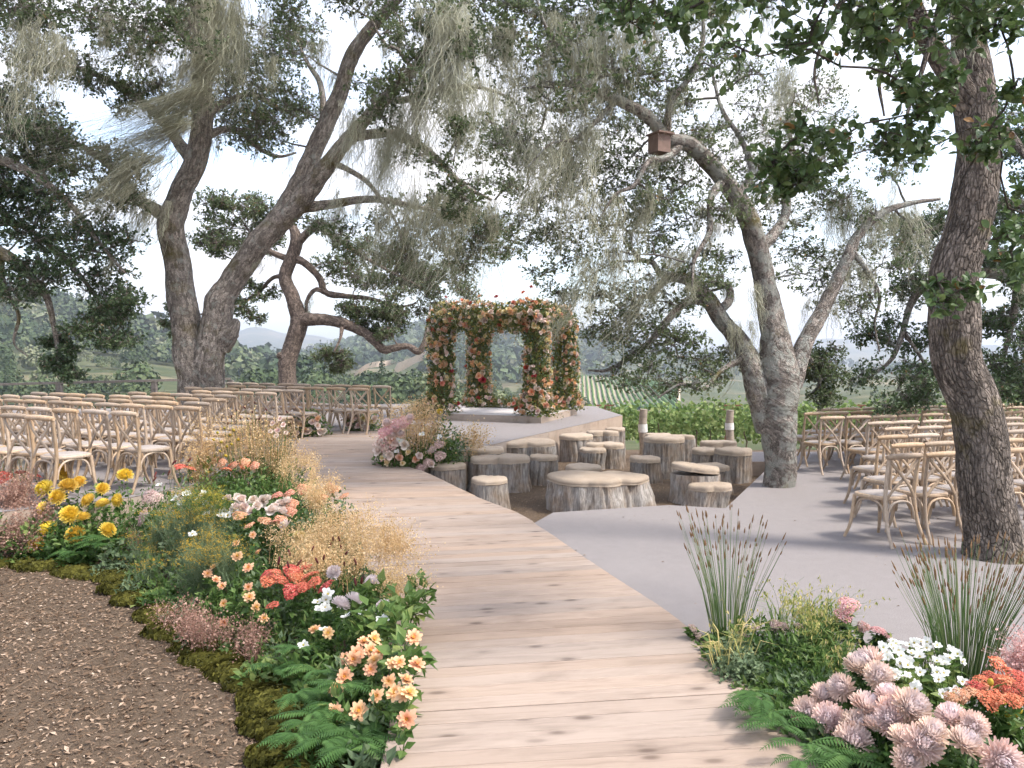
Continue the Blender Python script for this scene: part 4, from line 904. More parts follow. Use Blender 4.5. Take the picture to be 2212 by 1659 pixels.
for s_ in (-1, 1):
    CH.append(('back_leg', part_mesh('back_leg', [sweep([(.225 * s_, -.335, 0), (.203 * s_, -.25, .2), (.190 * s_, -.212, .44), (.192 * s_, -.225, .66), (.200 * s_, -.258, .86)], [.015, .0175, .019, .018, .016], 8, 5)], M_chair)))
    CH.append(('front_leg', part_mesh('front_leg', [sweep([(.178 * s_, .175, .44), (.185 * s_, .188, .3), (.200 * s_, .208, .14), (.232 * s_, .25, 0)], [.020, .019, .017, .014], 8, 5)], M_chair)))
    CH.append(('cross_brace', part_mesh('cross_brace', [sweep([(-.195 * s_, -.252, .845), (-.11 * s_, -.262 - .006 * s_, .745), (0, -.256 - .006 * s_, .645), (.10 * s_, -.238 - .006 * s_, .55), (.178 * s_, -.218, .455)], [.017] * 5, 8, 4, ((0, 1, 0), .45))], M_chair)))
def arch(a, b, z0, z1):
    a, b = np.array(a), np.array(b); out = []
    for t, z in ((0, z0), (.05, z0 + (z1 - z0) * .5), (.2, z0 + (z1 - z0) * .88), (.5, z1), (.8, z0 + (z1 - z0) * .88), (.95, z0 + (z1 - z0) * .5), (1, z0)): out.append((*(a + (b - a) * t), z))
    return [sweep(out, [.0115] * 7, 6, 3)]
for a, b in (((-.178, -.225), (.178, -.225)), ((-.172, .19), (.172, .19)), ((-.185, -.205), (-.178, .17)), ((.185, -.205), (.178, .17))):
    CH.append(('arch_brace', part_mesh('arch_brace', arch(a, b, .235, .424), M_chair)))
def chair(x, y, z, face, label, group):
    t_ = thing('cross_back_chair', label, 'chair', (x, y, z), face, group)
    for n_, me in CH: link(n_, me, t_)
    return t_
A_L, A_R = R(-27), R(19)          # chairs turn towards the flower arch
def row(end, face, n, z, side, rname, group, step=.50, skip=()):
    """a row that starts at its aisle end"""
    d = np.array([math.cos(face), math.sin(face)]) * side
    for k in range(n):
        if k in skip: continue
        p = np.array(end) + d * step * k + rng.normal(size=2) * .012
        x, y = to_px(np.array([p[0], p[1], z + .5]))
        if x < -90 or x > 2300 or (side < 0 and x < 425 and p[1] > 13.6): continue
        who = WORDS[k] + ' from the aisle' if k else 'at the aisle end'
        chair(p[0], p[1], z, face + rng.normal() * .05, 'pale cross-back chair %s of the %s' % (who, rname), group)
GL, GR = 'chairs left of the boardwalk', 'chairs right of the stump seats'
rowsL = [((-4.72, 8.42), 7), ((-4.14, 9.02), 9), ((-3.78, 9.86), 10), ((-4.05, 10.75), 10), ((-4.15, 11.65), 11), ((-4.3, 12.6), 12), ((-3.95, 13.45), 12), ((-3.75, 14.4), 13), ((-2.75, 15.1), 14), ((-2.5, 16.2), 15)]
t1 = np.array([-6.5, 16.6])
for i, (e, n) in enumerate(rowsL):
    nm = ('nearest row' if i == 0 else 'rearmost row' if i == len(rowsL) - 1 else WORDS[i] + ' row from the camera') + ' left of the boardwalk'
    nm = nm.replace(' from the camera', '')
    sk = [k for k in range(n) if np.linalg.norm(np.array(e) - np.array([math.cos(A_L), math.sin(A_L)]) * .5 * k - t1) < .85]
    row(e, A_L, n, Z_LEFT, -1, nm, GL, .5, sk)
rowsR = [((3.71, 7.92), 6), ((4.17, 8.85), 7), ((4.42, 9.72), 7), ((5.0, 10.75), 7), ((5.15, 11.6), 8), ((4.85, 12.55), 10), ((4.9, 13.45), 11), ((5.5, 14.4), 10)]
for i, (e, n) in enumerate(rowsR):
    nm = ('nearest row' if i == 0 else 'rearmost row' if i == len(rowsR) - 1 else WORDS[i] + ' row from the camera') + ' beside the leaning oak'
    nm = nm.replace(' from the camera', '')
    t4 = np.array([P(2150, 1205, 7.27)[0], 7.27]); d = np.array([math.cos(A_R), math.sin(A_R)])
    sk = [k for k in range(n) if np.linalg.norm(np.array(e) + d * .5 * k - t4) < .55]
    row(e, A_R, n, 0, 1, nm, GR, .5, sk)

# ================================================================== STUMP SEATS
def mat_stump():
    m = Mat('weathered_stump'); t_ = m.n('TexCoord'); r = m.rand()
    off = m.n('CombineXYZ'); m.set(off, 0, m.math('MULTIPLY', r, 31.0)); m.set(off, 1, m.math('MULTIPLY', r, 57.0))
    va = m.n('VectorMath', {'operation': 'ADD'}); m.t.links.new(t_.outputs['Object'], va.inputs[0]); m.t.links.new(off.outputs[0], va.inputs[1])
    s1 = m.n('Mapping', None, Vector=va.outputs[0], Scale=(1, 1, .16)).outputs[0]
    n1 = m.noise(s1, 26, 6, .65, .5); n2 = m.noise(s1, 90, 4, .6); n3 = m.noise(va.outputs[0], 3.2, 4, .6)
    col = m.ramp(n1, [(.30, (.085, .07, .06)), (.46, (.26, .235, .212)), (.66, (.50, .465, .43))])
    col = m.mix(.35, col, m.ramp(n2, [(.3, (.10, .085, .075)), (.7, (.46, .43, .40))]))
    col = m.mix(m.math('MULTIPLY', m.ramp(n3, [(.42, (0, 0, 0)), (.62, (1, 1, 1))]), .7), col, m.ramp(n1, [(.3, (.10, .065, .042)), (.7, (.36, .26, .175))]))
    h = m.n('HueSaturation', None, Color=col); m.set(h, 'Value', m.math('ADD', m.math('MULTIPLY', r, .3), .76))
    return m.finish(h.outputs[0], .9, m.bump(m.math('ADD', n1, m.math('MULTIPLY', n2, .5)), .8, .025), spec=.15)
def mat_burlap():
    m = Mat('burlap'); o = m.coord('Object'); a = m.n('TexWave', {'bands_direction': 'X'}, Vector=o, Scale=140.0, Distortion=1.5); b = m.n('TexWave', {'bands_direction': 'Y'}, Vector=o, Scale=140.0, Distortion=1.5); n = m.noise(o, 5, 4, .6); f = m.noise(o, 240, 2, .6)
    col = m.ramp(n, [(.3, (.35, .275, .205)), (.7, (.46, .38, .30))]); col = m.mix(.4, col, m.ramp(f, [(.3, (.29, .22, .16)), (.7, (.50, .42, .345))]))
    h = m.math('ADD', m.math('ADD', a.outputs['Fac'], b.outputs['Fac']), f)
    h2 = m.n('HueSaturation', None, Color=col); m.set(h2, 'Value', m.math('ADD', m.math('MULTIPLY', m.rand(), .2), .9))
    return m.finish(h2.outputs[0], .95, m.bump(h, .3, .004), spec=.08)
M_stump = mat_stump(); M_burlap = mat_burlap(); M_core = mat_flat('dark_split', (.05, .04, .033), .95)
STUMPS = [   # left, right, cushion top, ground (picture), lobes, words
 (922, 1000, 999, 1070, 1, 'round grey stump seat nearest the flower clump, tight against the boardwalk'),
 (1021, 1100, 1031, 1106, 1, 'small brown split stump seat at the boardwalk edge, nearest the boardwalk corner'),
 (1013, 1141, 983, 1068, 2, 'two-lobed grey stump seat behind the small brown one by the boardwalk'),
 (1005, 1088, 965, 1046, 1, 'round stump seat half hidden behind the two-lobed grey one'),
 (1064, 1200, 948, 1020, 3, 'long oval stump seat lying before the plywood stage fascia'),
 (1139, 1203, 983, 1051, 1, 'narrow round stump seat with a dark vertical split'),
 (1213, 1285, 937, 995, 1, 'grey tilted stump seat below the stage corner'),
 (1264, 1338, 930, 985, 2, 'small two-lobed stump seat behind the grey tilted one'),
 (1308, 1351, 924, 980, 1, 'little stump seat farthest back beside the stage corner'),
 (1264, 1350, 956, 1010, 2, 'wide low two-lobed stump seat beneath the stage corner'),
 (1246, 1305, 967, 1012, 1, 'short stump seat with a split, in front of the wide low one'),
 (1232, 1310, 1005, 1060, 1, 'stump seat almost hidden behind the giant heart-shaped one'),
 (1195, 1418, 1020, 1112, 4, 'giant heart-shaped stump seat set into the edge of the deck'),
 (1362, 1430, 985, 1048, 1, 'leaning pale stump seat behind the right lobe of the giant one'),
 (1389, 1476, 941, 1030, 1, 'tall dark stump seat standing before the vineyard post'),
 (1393, 1452, 936, 985, 1, 'stump seat peeping out behind the tall dark one'),
 (1445, 1507, 939, 1000, 3, 'rough low stump seat right behind the tall dark one'),
 (1513, 1593, 951, 1002, 3, 'long thin stump seat farthest back by the vines'),
 (1495, 1566, 969, 1035, 1, 'round stump seat joined to the pale one by the lichened oak'),
 (1540, 1621, 968, 1044, 1, 'pale stump seat nearest the lichened oak trunk'),
 (1506, 1582, 1002, 1068, 1, 'greyish stump seat behind the tilted square cushion'),
 (1454, 1553, 1009, 1092, 5, 'stump seat with a tilted square burlap cushion'),
 (1475, 1573, 1042, 1102, 3, 'low broad brown stump seat at the deck corner'),
]
def lobes(kind, w):
    if kind == 1: return [(0, 0, .5)]
    if kind == 2: return [(-.24, -.02, .25), (.19, .03, .30), (0, .06, .2)]
    if kind == 3: return [(-.16, 0, .34), (.16, .02, .34)]
    if kind == 4: return [(-.18, .02, .32), (.27, .02, .215), (-.02, -.13, .20), (.1, .1, .2)]
    return [(-.06, .05, .42), (.12, -.05, .38)]
for si, (xl, xr, yt, yb, kind, lab) in enumerate(STUMPS):
    zb = Z_PIT
    c = G((xl + xr) / 2, yb, zb); D = c[1]; w = (xr - xl) * D / F * 1.0
    cy_ = D + w * .30                                            # the picture shows the near rim of the base
    cxp = ((xl + xr) / 2 - CX) / F * cy_; w = (xr - xl) * cy_ / F
    # cushion top height from the picture (far rim)
    zt = EYE - (yt - YH) * (cy_ + w * .22) / F
    cush = min(.085, max(.05, w * .12)); h = zt - zb - cush
    h = max(.2, h)
    st = thing('stump_seat', lab, 'stump seat', (cxp, cy_, zb), rng.uniform(-.1, .1), 'burlap topped stump seats')
    nth = 120; th = np.linspace(0, 2 * math.pi, nth, endpoint=False); cs = np.c_[np.cos(th), np.sin(th)]
    def prof(lb, sq=1.0):
        r = np.full(nth, .02)
        for a, b, q in lb:
            bdot = cs @ np.array([a, b]); disc = bdot ** 2 - (a * a + b * b) + q * q; ok = disc > 0
            r = np.where(ok, np.maximum(r, bdot + np.sqrt(np.maximum(disc, 0))), r)
        r = (np.roll(r, 1) + 2 * r + np.roll(r, -1)) / 4
        return r * w
    base = prof(lobes(kind, w)); ex = (cs * base[:, None])[:, 0]; base = base * (w / (ex.max() - ex.min()))
    wob = 1 + .075 * fbm(np.c_[cs * 1.6 + si * 7.7, np.zeros(nth)], 3, si)
    base *= wob
    split = rng.uniform(0, 2 * math.pi) if si not in (5, 10) else -1.0
    dth = np.abs((th - split + math.pi) % (2 * math.pi) - math.pi); groove = 1 - (.16 if si in (5, 10, 2, 12) else .07) * np.exp(-(dth / .075) ** 2)
    fine = fbm(np.c_[cs * 7 + si * 3.1, np.zeros(nth)], 4, si + 40)
    for _ in range(7):
        dq = np.abs((th - rng.uniform(0, 6.28) + math.pi) % (2 * math.pi) - math.pi); groove = groove * (1 - rng.uniform(.03, .10) * np.exp(-(dq / rng.uniform(.02, .05)) ** 2))
    rings = []; nz = 14
    lean = rng.normal(size=2) * .03
    for k in range(nz):
        f = k / (nz - 1); fl = 1 + .09 * (1 - f) ** 2.2 + .02 * math.sin(f * 5 + si)
        rr = base * .985 * fl * groove * (1 + .045 * fine + .02 * fbm(np.c_[cs * 3 + si, np.full(nth, f * 3)], 2, si + 9))
        rings.append(np.c_[cs * rr[:, None] + lean * f, np.full(nth, f * h - .05 * (k == 0))])
    V = np.vstack(rings); i = np.arange(nth); j = (i + 1) % nth
    q = np.vstack([np.stack([k * nth + i, k * nth + j, (k + 1) * nth + j, (k + 1) * nth + i], -1) for k in range(nz - 1)])
    mb = MB(); mb.add(V, q); top = rings[-1]; mb.add(np.vstack([top, top.mean(0)]), np.stack([np.full(nth, nth), i, j], -1)); mb.build('trunk', M_stump, st)
    # cushion
    cr = base * .985; rings = []
    tl = np.array([0.0, 0.0]) if kind != 5 else np.array([-.22, -.05])
    lump = .012 * fbm(np.c_[cs * 2.2 + si, np.zeros(nth)], 2, si + 70)
    for f, z in ((.90, -.010), (1.005, -.012), (1.015, -.002), (.992, .008), (1.005, cush * .30), (1.008, cush * .55), (.985, cush * .82), (.94, cush * .97), (.78, cush * 1.05), (.5, cush * 1.10), (.22, cush * 1.11)):
        xy = cs * (cr * f)[:, None] + lean
        ruf = .006 * vnoise(np.c_[cs * 7 + si, np.full(nth, z * 30)], si + 3) if z < .02 else lump * min(1, f)
        rings.append(np.c_[xy, h + z + ruf + (xy @ tl) * (.45 if kind == 5 else 0) + (.05 if kind == 5 else 0)])
    V = np.vstack(rings); m_ = len(rings)
    q = np.vstack([np.stack([k * nth + i, k * nth + j, (k + 1) * nth + j, (k + 1) * nth + i], -1) for k in range(m_ - 1)])
    mb = MB(); mb.add(V, q); mb.add(np.vstack([rings[-1], rings[-1].mean(0)]), np.stack([np.full(nth, nth), i, j], -1)); mb.build('cushion', M_burlap, st)

# ---- vineyard end posts behind the stumps
for k, (x, y0_, y1_, Y, lab) in enumerate([(1389, 884, 985, 19.5, 'grey wooden post with white wrap behind the tall dark stump seat'), (1576, 886, 968, 20.5, 'grey wooden post beside the lichened oak, at the vines')]):
    a = P(x, y1_, Y); b = P(x, y0_, Y); hh = b[2] - a[2] + .5
    po = thing('vineyard_post', lab, 'post', (a[0], a[1], a[2] - .5), group='posts at the vines')
    V, Q, T = sweep([(0, 0, 0), (.02, 0, hh * .4), (-.01, .01, hh * .75), (.01, 0, hh)], [.115, .105, .10, .095], 14, 4); mb = MB(); mb.add(V, Q); mb.add(V, T); mb.build('shaft', M_postwood, po)
    V, Q, T = sweep([(-.004, .01, hh * .66), (-.01, .01, hh * .78)], [.115, .113], 14, 3); mb = MB(); mb.add(V, Q); mb.build('wrap', mat_flat('white_wrap', (.62, .60, .57), .8), po)

# ================================================================== FLOWERS: shared shapes
def petalT(W, curl, cup, n=4, p=.75, droop=0.0):
    t_ = np.linspace(0, 1, n); w = W * np.sin(np.pi * np.clip(t_ * .86 + .10, 0, 1)) ** p
    T = np.array([[t_[i] * (1 - .15 * abs(curl) * t_[i]), a * w[i] / 2, curl * t_[i] ** 2 + cup * a * a * w[i] - droop * t_[i] ** 3] for i in range(n) for a in (-1, 0, 1)])
    Fq = np.array([[i * 3 + a, i * 3 + a + 1, i * 3 + a + 4, i * 3 + a + 3] for i in range(n - 1) for a in (0, 1)])
    return T, Fq, np.repeat(t_, 3)
def head_rings(mb, rings, mi=0, jit=.08):
    """rings: (count, elevation deg, length, width, curl, cup, base radius, base z, tint0, tint1)"""
    for cnt, el, Ln, W, curl, cup, br, bz, t0, t1 in rings:
        T, Fq, ta = petalT(W, curl, cup, 4, .42); ph = np.arange(cnt) * 2 * math.pi / cnt + rng.uniform(0, 6)
        ph = ph + jit * rng.normal(size=cnt); e = R(el) + jit * .9 * rng.normal(size=cnt)
        ax = np.c_[np.cos(ph) * np.cos(e), np.sin(ph) * np.cos(e), np.sin(e)]; nr = np.c_[-np.cos(ph) * np.sin(e), -np.sin(ph) * np.sin(e), np.cos(e)]
        o = np.c_[np.cos(ph) * br, np.sin(ph) * br, np.full(cnt, bz)]
        V, Q = place(T, Fq, o, ax, nr, Ln * (1 + .10 * rng.normal(size=cnt))); mb.add(V, Q, mi, np.tile(t0 + (t1 - t0) * ta, cnt))
def blob(mb, c, r, ns=7, nr_=5, mi=0, tint=.5, bump=.0):
    th = np.linspace(0, 2 * math.pi, ns, endpoint=False); rings = []
    for k in range(nr_):
        a = math.pi * (k + .5) / nr_; rings.append(np.c_[np.cos(th) * math.sin(a), np.sin(th) * math.sin(a), np.full(ns, math.cos(a))])
    V = np.vstack(rings) * (1 + bump * rng.normal(size=(ns * nr_, 1))) * r + c; i = np.arange(ns); j = (i + 1) % ns
    q = np.vstack([np.stack([k * ns + i, (k + 1) * ns + i, (k + 1) * ns + j, k * ns + j], -1) for k in range(nr_ - 1)]); mb.add(V, q, mi, tint)
    V2 = np.vstack([V, V[:ns].mean(0) + np.array([0, 0, .02]) * r, V[-ns:].mean(0)]); m_ = ns * nr_
    mb.add(V2, np.vstack([np.stack([np.full(ns, m_), i, j], -1), np.stack([np.full(ns, m_ + 1), (nr_ - 1) * ns + j, (nr_ - 1) * ns + i], -1)]), mi, tint)
def mum_mesh(mat):
    mb = MB(); n = 190; k = np.arange(n); th = np.arccos(1 - (1 - math.cos(R(122))) * (k + .5) / n); ph = k * 2.39996
    f = th / R(122); d = np.c_[np.sin(th) * np.cos(ph), np.sin(th) * np.sin(ph), np.cos(th)]
    pole = np.array([0, 0, 1.0]); up = nrm(pole - d * d[:, 2:3] + 1e-4 * rng.normal(size=d.shape))
    T, Fq, ta = petalT(.24, .34, .35, 5, .42)
    ax = nrm(d + .28 * up + .10 * rng.normal(size=d.shape)); L_ = (.44 + .26 * f ** 1.5) * rng.uniform(.9, 1.1, n)
    V, Q = place(T, Fq, d * [.36, .36, .30] + [0, 0, .15], ax, up + .12 * rng.normal(size=d.shape), L_); mb.add(V, Q, 0, (f[:, None] * .78 + .22 * f[:, None] * ta[None]).ravel())
    blob(mb, np.array([0, 0, .15]), np.array([.40, .40, .34]), 12, 8, 0, .5); return mb.mesh('flower_head', mat)
def rose_mesh(mat):
    mb = MB(); head_rings(mb, [(5, 8, .98, 1.05, .10, .16, .06, -.02, .9, 1.0), (6, 30, .92, .95, .26, .25, .07, 0, .75, .95), (5, 52, .84, .8, .36, .35, .10, .02, .5, .8), (5, 70, .76, .62, .34, .5, .12, .03, .3, .6), (4, 84, .70, .45, .22, .6, .08, .03, .1, .35)], 0, .12); return mb.mesh('rose', mat)
def double_mesh(mat):
    mb = MB(); head_rings(mb, [(9, 4, 1.0, .56, .12, .1, .05, 0, .7, 1.0), (8, 26, .80, .5, .16, .18, .05, .03, .5, .85), (7, 50, .58, .42, .16, .25, .05, .06, .3, .6)], 0, .10)
    blob(mb, np.array([0, 0, .16]), np.array([.2, .2, .16]), 8, 5, 0, 0.0, .06); return mb.mesh('flower_head', mat)
def single_mesh(mat):
    mb = MB(); head_rings(mb, [(6, 16, 1.0, .72, .1, .1, .05, 0, .75, 1.0), (5, 34, .7, .55, .12, .15, .04, .03, .7, .9)], 0, .12)
    blob(mb, np.array([0, 0, .14]), np.array([.2, .2, .15]), 8, 5, 0, 0.0, .06); return mb.mesh('flower_head', mat)
PYR = np.array([[1, 0, 0], [.31, .95, 0], [-.81, .59, 0], [-.81, -.59, 0], [.31, -.95, 0], [0, 0, .75]]); PYRF = np.array([[i, (i + 1) % 5, 5] for i in range(5)])
def umbel_mesh(mat, n=120, dome=.35, stems=True):
    mb = MB(); a = np.arange(n) * 2.39996; r = np.sqrt((np.arange(n) + .5) / n); lob = 1 + .12 * np.sin(a * 3.0 + 1)
    o = np.c_[np.cos(a) * r * lob, np.sin(a) * r * lob, dome * (1 - r ** 2) + .05 * rng.normal(size=n)]
    up = nrm(np.c_[o[:, 0] * .7, o[:, 1] * .7, np.ones(n)] + .3 * rng.normal(size=(n, 3))); ax = np.cross(up, rnd_unit(n))
    V, Q = place(PYR, PYRF, o, ax, up, rng.uniform(.085, .135, n)); mb.add(V, Q, 0, np.repeat(np.clip(.5 + .28 * rng.normal(size=n), 0, 1), 6))
    m_ = 16; k = rng.integers(0, n, m_); p = np.stack([np.tile([[0, 0, -.65]], (m_, 1)), o[k] * [.5, .5, .35] + [0, 0, -.18], o[k] - [0, 0, .03]], 1)
    V, Q, uv = tubes(p, np.full((m_, 3), .022), 3); mb.add(V, Q, 1, .5); return mb.mesh('flower_head', [mat, M_stem])
def cone_mesh(mat):
    mb = MB(); blob(mb, np.array([0, 0, .2]), np.array([.8, .8, 1.0]), 12, 9, 0, .5, .07); return mb.mesh('flower_head', mat)
def burnet_mesh(mat):
    mb = MB(); blob(mb, np.array([0, 0, .0]), np.array([.32, .32, 1.0]), 7, 8, 0, .5, .12); return mb.mesh('flower_head', mat)

M_stem = mat_flat('green_stems', (.12, .19, .05), .7, .3, 30)
M_green = mat_leaf('fresh_foliage', [(0, (.035, .072, .018)), (.4, (.075, .145, .034)), (.75, (.14, .22, .06)), (1, (.26, .31, .10))], .4, .5, .3)
M_bluegreen = mat_leaf('blue_green_foliage', [(0, (.06, .098, .05)), (.5, (.13, .185, .095)), (1, (.23, .29, .16))], .3, .6, .25)
M_fern = mat_leaf('fern_fronds', [(0, (.035, .085, .022)), (.6, (.078, .165, .042)), (1, (.14, .24, .065))], .35, .5, .3)
M_gold = mat_leaf('golden_haze', [(0, (.46, .30, .14)), (.5, (.66, .47, .25)), (1, (.80, .63, .40))], .35, .8, .1)
M_rust_ = mat_leaf('dried_rose_sprigs', [(0, (.20, .105, .075)), (.5, (.36, .215, .165)), (1, (.52, .36, .28))], .25, .85, .1)
M_pinkplume = mat_leaf('pink_plumes', [(0, (.58, .32, .30)), (.5, (.76, .50, .47)), (1, (.86, .66, .61))], .3, .8, .1)
M_oats = mat_leaf('sea_oats', [(0, (.26, .29, .08)), (.5, (.46, .43, .15)), (1, (.68, .54, .27))], .4, .6, .2)
M_seed = mat_leaf('brown_seed_heads', [(0, (.10, .055, .030)), (1, (.26, .16, .085))], .1, .85, .1)
M_reed = mat_leaf('reed_stems', [(0, (.045, .105, .025)), (.6, (.11, .18, .055)), (1, (.26, .27, .13))], .2, .5, .3)
M_olive = mat_leaf('arch_greenery', [(0, (.045, .072, .024)), (.35, (.095, .132, .040)), (.6, (.18, .185, .050)), (.85, (.30, .22, .05)), (1, (.46, .25, .06))], .3, .55, .25)
M_mossm = mat_leaf('green_moss', [(0, (.040, .040, .012)), (.5, (.085, .080, .018)), (1, (.15, .14, .035))], .1, .95, .05)
PET = {
 'yellow': mat_petal('yellow_petals', [(0, (.72, .46, .03)), (.5, (.84, .62, .09)), (1, (.89, .72, .20))]),
 'pinkmum': mat_petal('blush_pink_petals', [(0, (.92, .80, .82)), (.4, (.93, .79, .76)), (.72, (.93, .72, .62)), (1, (.92, .67, .54))], .3, .15),
 'peach': mat_petal('peach_petals', [(0, (.72, .40, .06)), (.4, (.84, .46, .20)), (1, (.88, .57, .36))], .3, .2),
 'white': mat_petal('white_petals', [(0, (.62, .52, .12)), (.3, (.80, .80, .72)), (1, (.86, .86, .82))], .3, .1),
 'lilac': mat_petal('lilac_white_petals', [(0, (.74, .64, .62)), (1, (.84, .76, .78))], .3, .12),
 'blush': mat_petal('blush_rose_petals', [(0, (.80, .50, .36)), (.6, (.84, .66, .55)), (1, (.87, .76, .68))], .3, .18),
 'apricot': mat_petal('apricot_rose_petals', [(0, (.74, .28, .10)), (.6, (.82, .44, .24)), (1, (.86, .58, .42))], .3, .25),
 'coral': mat_petal('coral_rose_petals', [(0, (.56, .13, .06)), (.6, (.74, .26, .15)), (1, (.82, .42, .30))], .3, .25),
 'cream': mat_petal('cream_yellow_rose_petals', [(0, (.74, .52, .14)), (.6, (.82, .66, .30)), (1, (.86, .76, .50))], .3, .2),
 'dusty': mat_petal('dusty_pink_rose_petals', [(0, (.72, .40, .36)), (.6, (.82, .57, .52)), (1, (.87, .72, .66))], .3, .2),
 'red': mat_petal('deep_red_petals', [(0, (.28, .02, .02)), (1, (.52, .07, .06))], .2, .25),
 'yarrow': mat_petal('red_yarrow_florets', [(0, (.40, .07, .045)), (.5, (.60, .14, .09)), (1, (.74, .30, .19))], .1, .3),
 'salmon': mat_petal('salmon_yarrow_florets', [(0, (.52, .19, .11)), (.5, (.70, .32, .20)), (1, (.80, .50, .36))], .1, .25),
 'sedum': mat_petal('mauve_sedum_florets', [(0, (.30, .19, .165)), (.5, (.47, .325, .29)), (1, (.62, .47, .42))], .1, .25),
 'pinksedum': mat_petal('pink_sedum_florets', [(0, (.52, .22, .21)), (.5, (.70, .37, .36)), (1, (.80, .55, .50))], .1, .2),
 'cone': mat_petal('olive_yellow_cones', [(0, (.30, .22, .03)), (1, (.50, .38, .05))], .0, .3),
 'burnet': mat_petal('maroon_burnet_heads', [(0, (.085, .022, .020)), (1, (.16, .05, .04))], .0, .3),
}
HEAD = {}
def head(kind, col):
    key = (kind, col)
    if key not in HEAD: HEAD[key] = [dict(mum=mum_mesh, rose=rose_mesh, double=double_mesh, single=single_mesh, umbel=umbel_mesh, cone=cone_mesh, burnet=burnet_mesh)[kind](PET[col]) for _ in range(2)]
    return HEAD[key][rng.integers(0, 2)]
def aim(v, roll=0.0):
    """Euler that turns +Z to v"""
    q = Vector(tuple(v)).to_track_quat('Z', 'Y'); e = q.to_euler(); return e

# ---- greenery builders (into a mesh builder, local coordinates)
NLEAF = np.array([[0, 0, 0], [.35, -.16, .05], [1, 0, -.10], [.35, .16, .05]])
WLEAF = np.array([[0, 0, 0], [.4, -.30, .06], [1, 0, -.10], [.4, .30, .06]])
FQ4 = np.array([[0, 1, 2, 3]])
def bush(mb, c, rx, h, n, leaf=.06, tint=.45, mi=0, T=WLEAF, ry=None, stems=True):
    ry = rx if ry is None else ry
    d = rnd_unit(n); d[:, 2] = np.abs(d[:, 2]); d *= (rng.random((n, 1)) ** .4); p = np.array(c) + d * [rx, ry, h]
    ax = nrm(d * [1, 1, .6] + .7 * rng.normal(size=(n, 3)) + [0, 0, .25]); nr = nrm([0, 0, 1] + .5 * d + .5 * rng.normal(size=(n, 3)))
    V, Q = place(T, FQ4, p, ax, nr, leaf * rng.uniform(.6, 1.35, n)); mb.add(V, Q, mi, np.repeat(np.clip(tint + .2 * rng.normal(size=n), 0, 1), 4))
    if stems:
        k = max(4, n // 14); s_ = p[rng.integers(0, n, k)]; b = np.array(c) + np.c_[.3 * rng.normal(size=(k, 2)) * [rx, ry], np.zeros(k)]
        V, Q, uv = tubes(np.stack([b, b * .4 + s_ * .6 + [0, 0, .02], s_], 1), np.tile([[.0035, .003, .0015]], (k, 1)), 3); mb.add(V, Q, mi, .55)
def stems(mb, bases, tops, r=.0025, mi=0, tint=.6, sway=.03):
    b, t_ = np.array(bases, float), np.array(tops, float); n = len(b); m_ = b * .5 + t_ * .5 + sway * rng.normal(size=(n, 3)); m2 = b * .15 + t_ * .85; m2[:, :2] = (m_ * .3 + t_ * .7)[:, :2]
    V, Q, uv = tubes(np.stack([b, m_, m2, t_], 1), np.tile([[r * 1.3, r * 1.1, r, r * .9]], (n, 1)), 4); mb.add(V, Q, mi, tint)
def fern(mb, c, L_, n, tint=.5, mi=0, up=.5, az=None, spread=math.pi):
    for k in range(n):
        a = rng.uniform(0, 2 * math.pi) if az is None else az + rng.uniform(-spread, spread); l = L_ * rng.uniform(.7, 1.15); u = up * rng.uniform(.6, 1.4); t_ = np.linspace(0, 1, 17)
        d = np.array([math.cos(a), math.sin(a), 0]); sd_ = np.array([-d[1], d[0], 0])
        p = np.array(c) + np.outer(t_ * l * .85, d); p[:, 2] += l * u * (t_ - .95 * t_ ** 2.2); p += np.outer(t_ ** 2 * .1 * l * rng.normal(), sd_)
        V, Q = ribbons(p[None], np.full((1, 17), .004), sd_[None]); mb.add(V, Q, mi, tint * .7)
        tg = nrm(np.gradient(p, axis=0)); w = l * .20 * np.sin(np.pi * np.clip(t_ * .88 + .10, 0, 1)) ** .8
        for s_ in (-1, 1):
            i = np.arange(1, 17); ax = nrm(tg[i] * .45 + s_ * sd_ + [0, 0, -.15]); nr = np.tile([[0, 0, 1.0]], (16, 1)) + .15 * rng.normal(size=(16, 3))
            V, Q = place(np.array([[0, 0, 0], [.3, -.13, .02], [1, 0, -.08], [.3, .13, .02]]), FQ4, p[i], ax, nr, w[i]); mb.add(V, Q, mi, np.clip(tint + .12 * rng.normal() + .05 * rng.normal(size=len(V)), 0, 1))
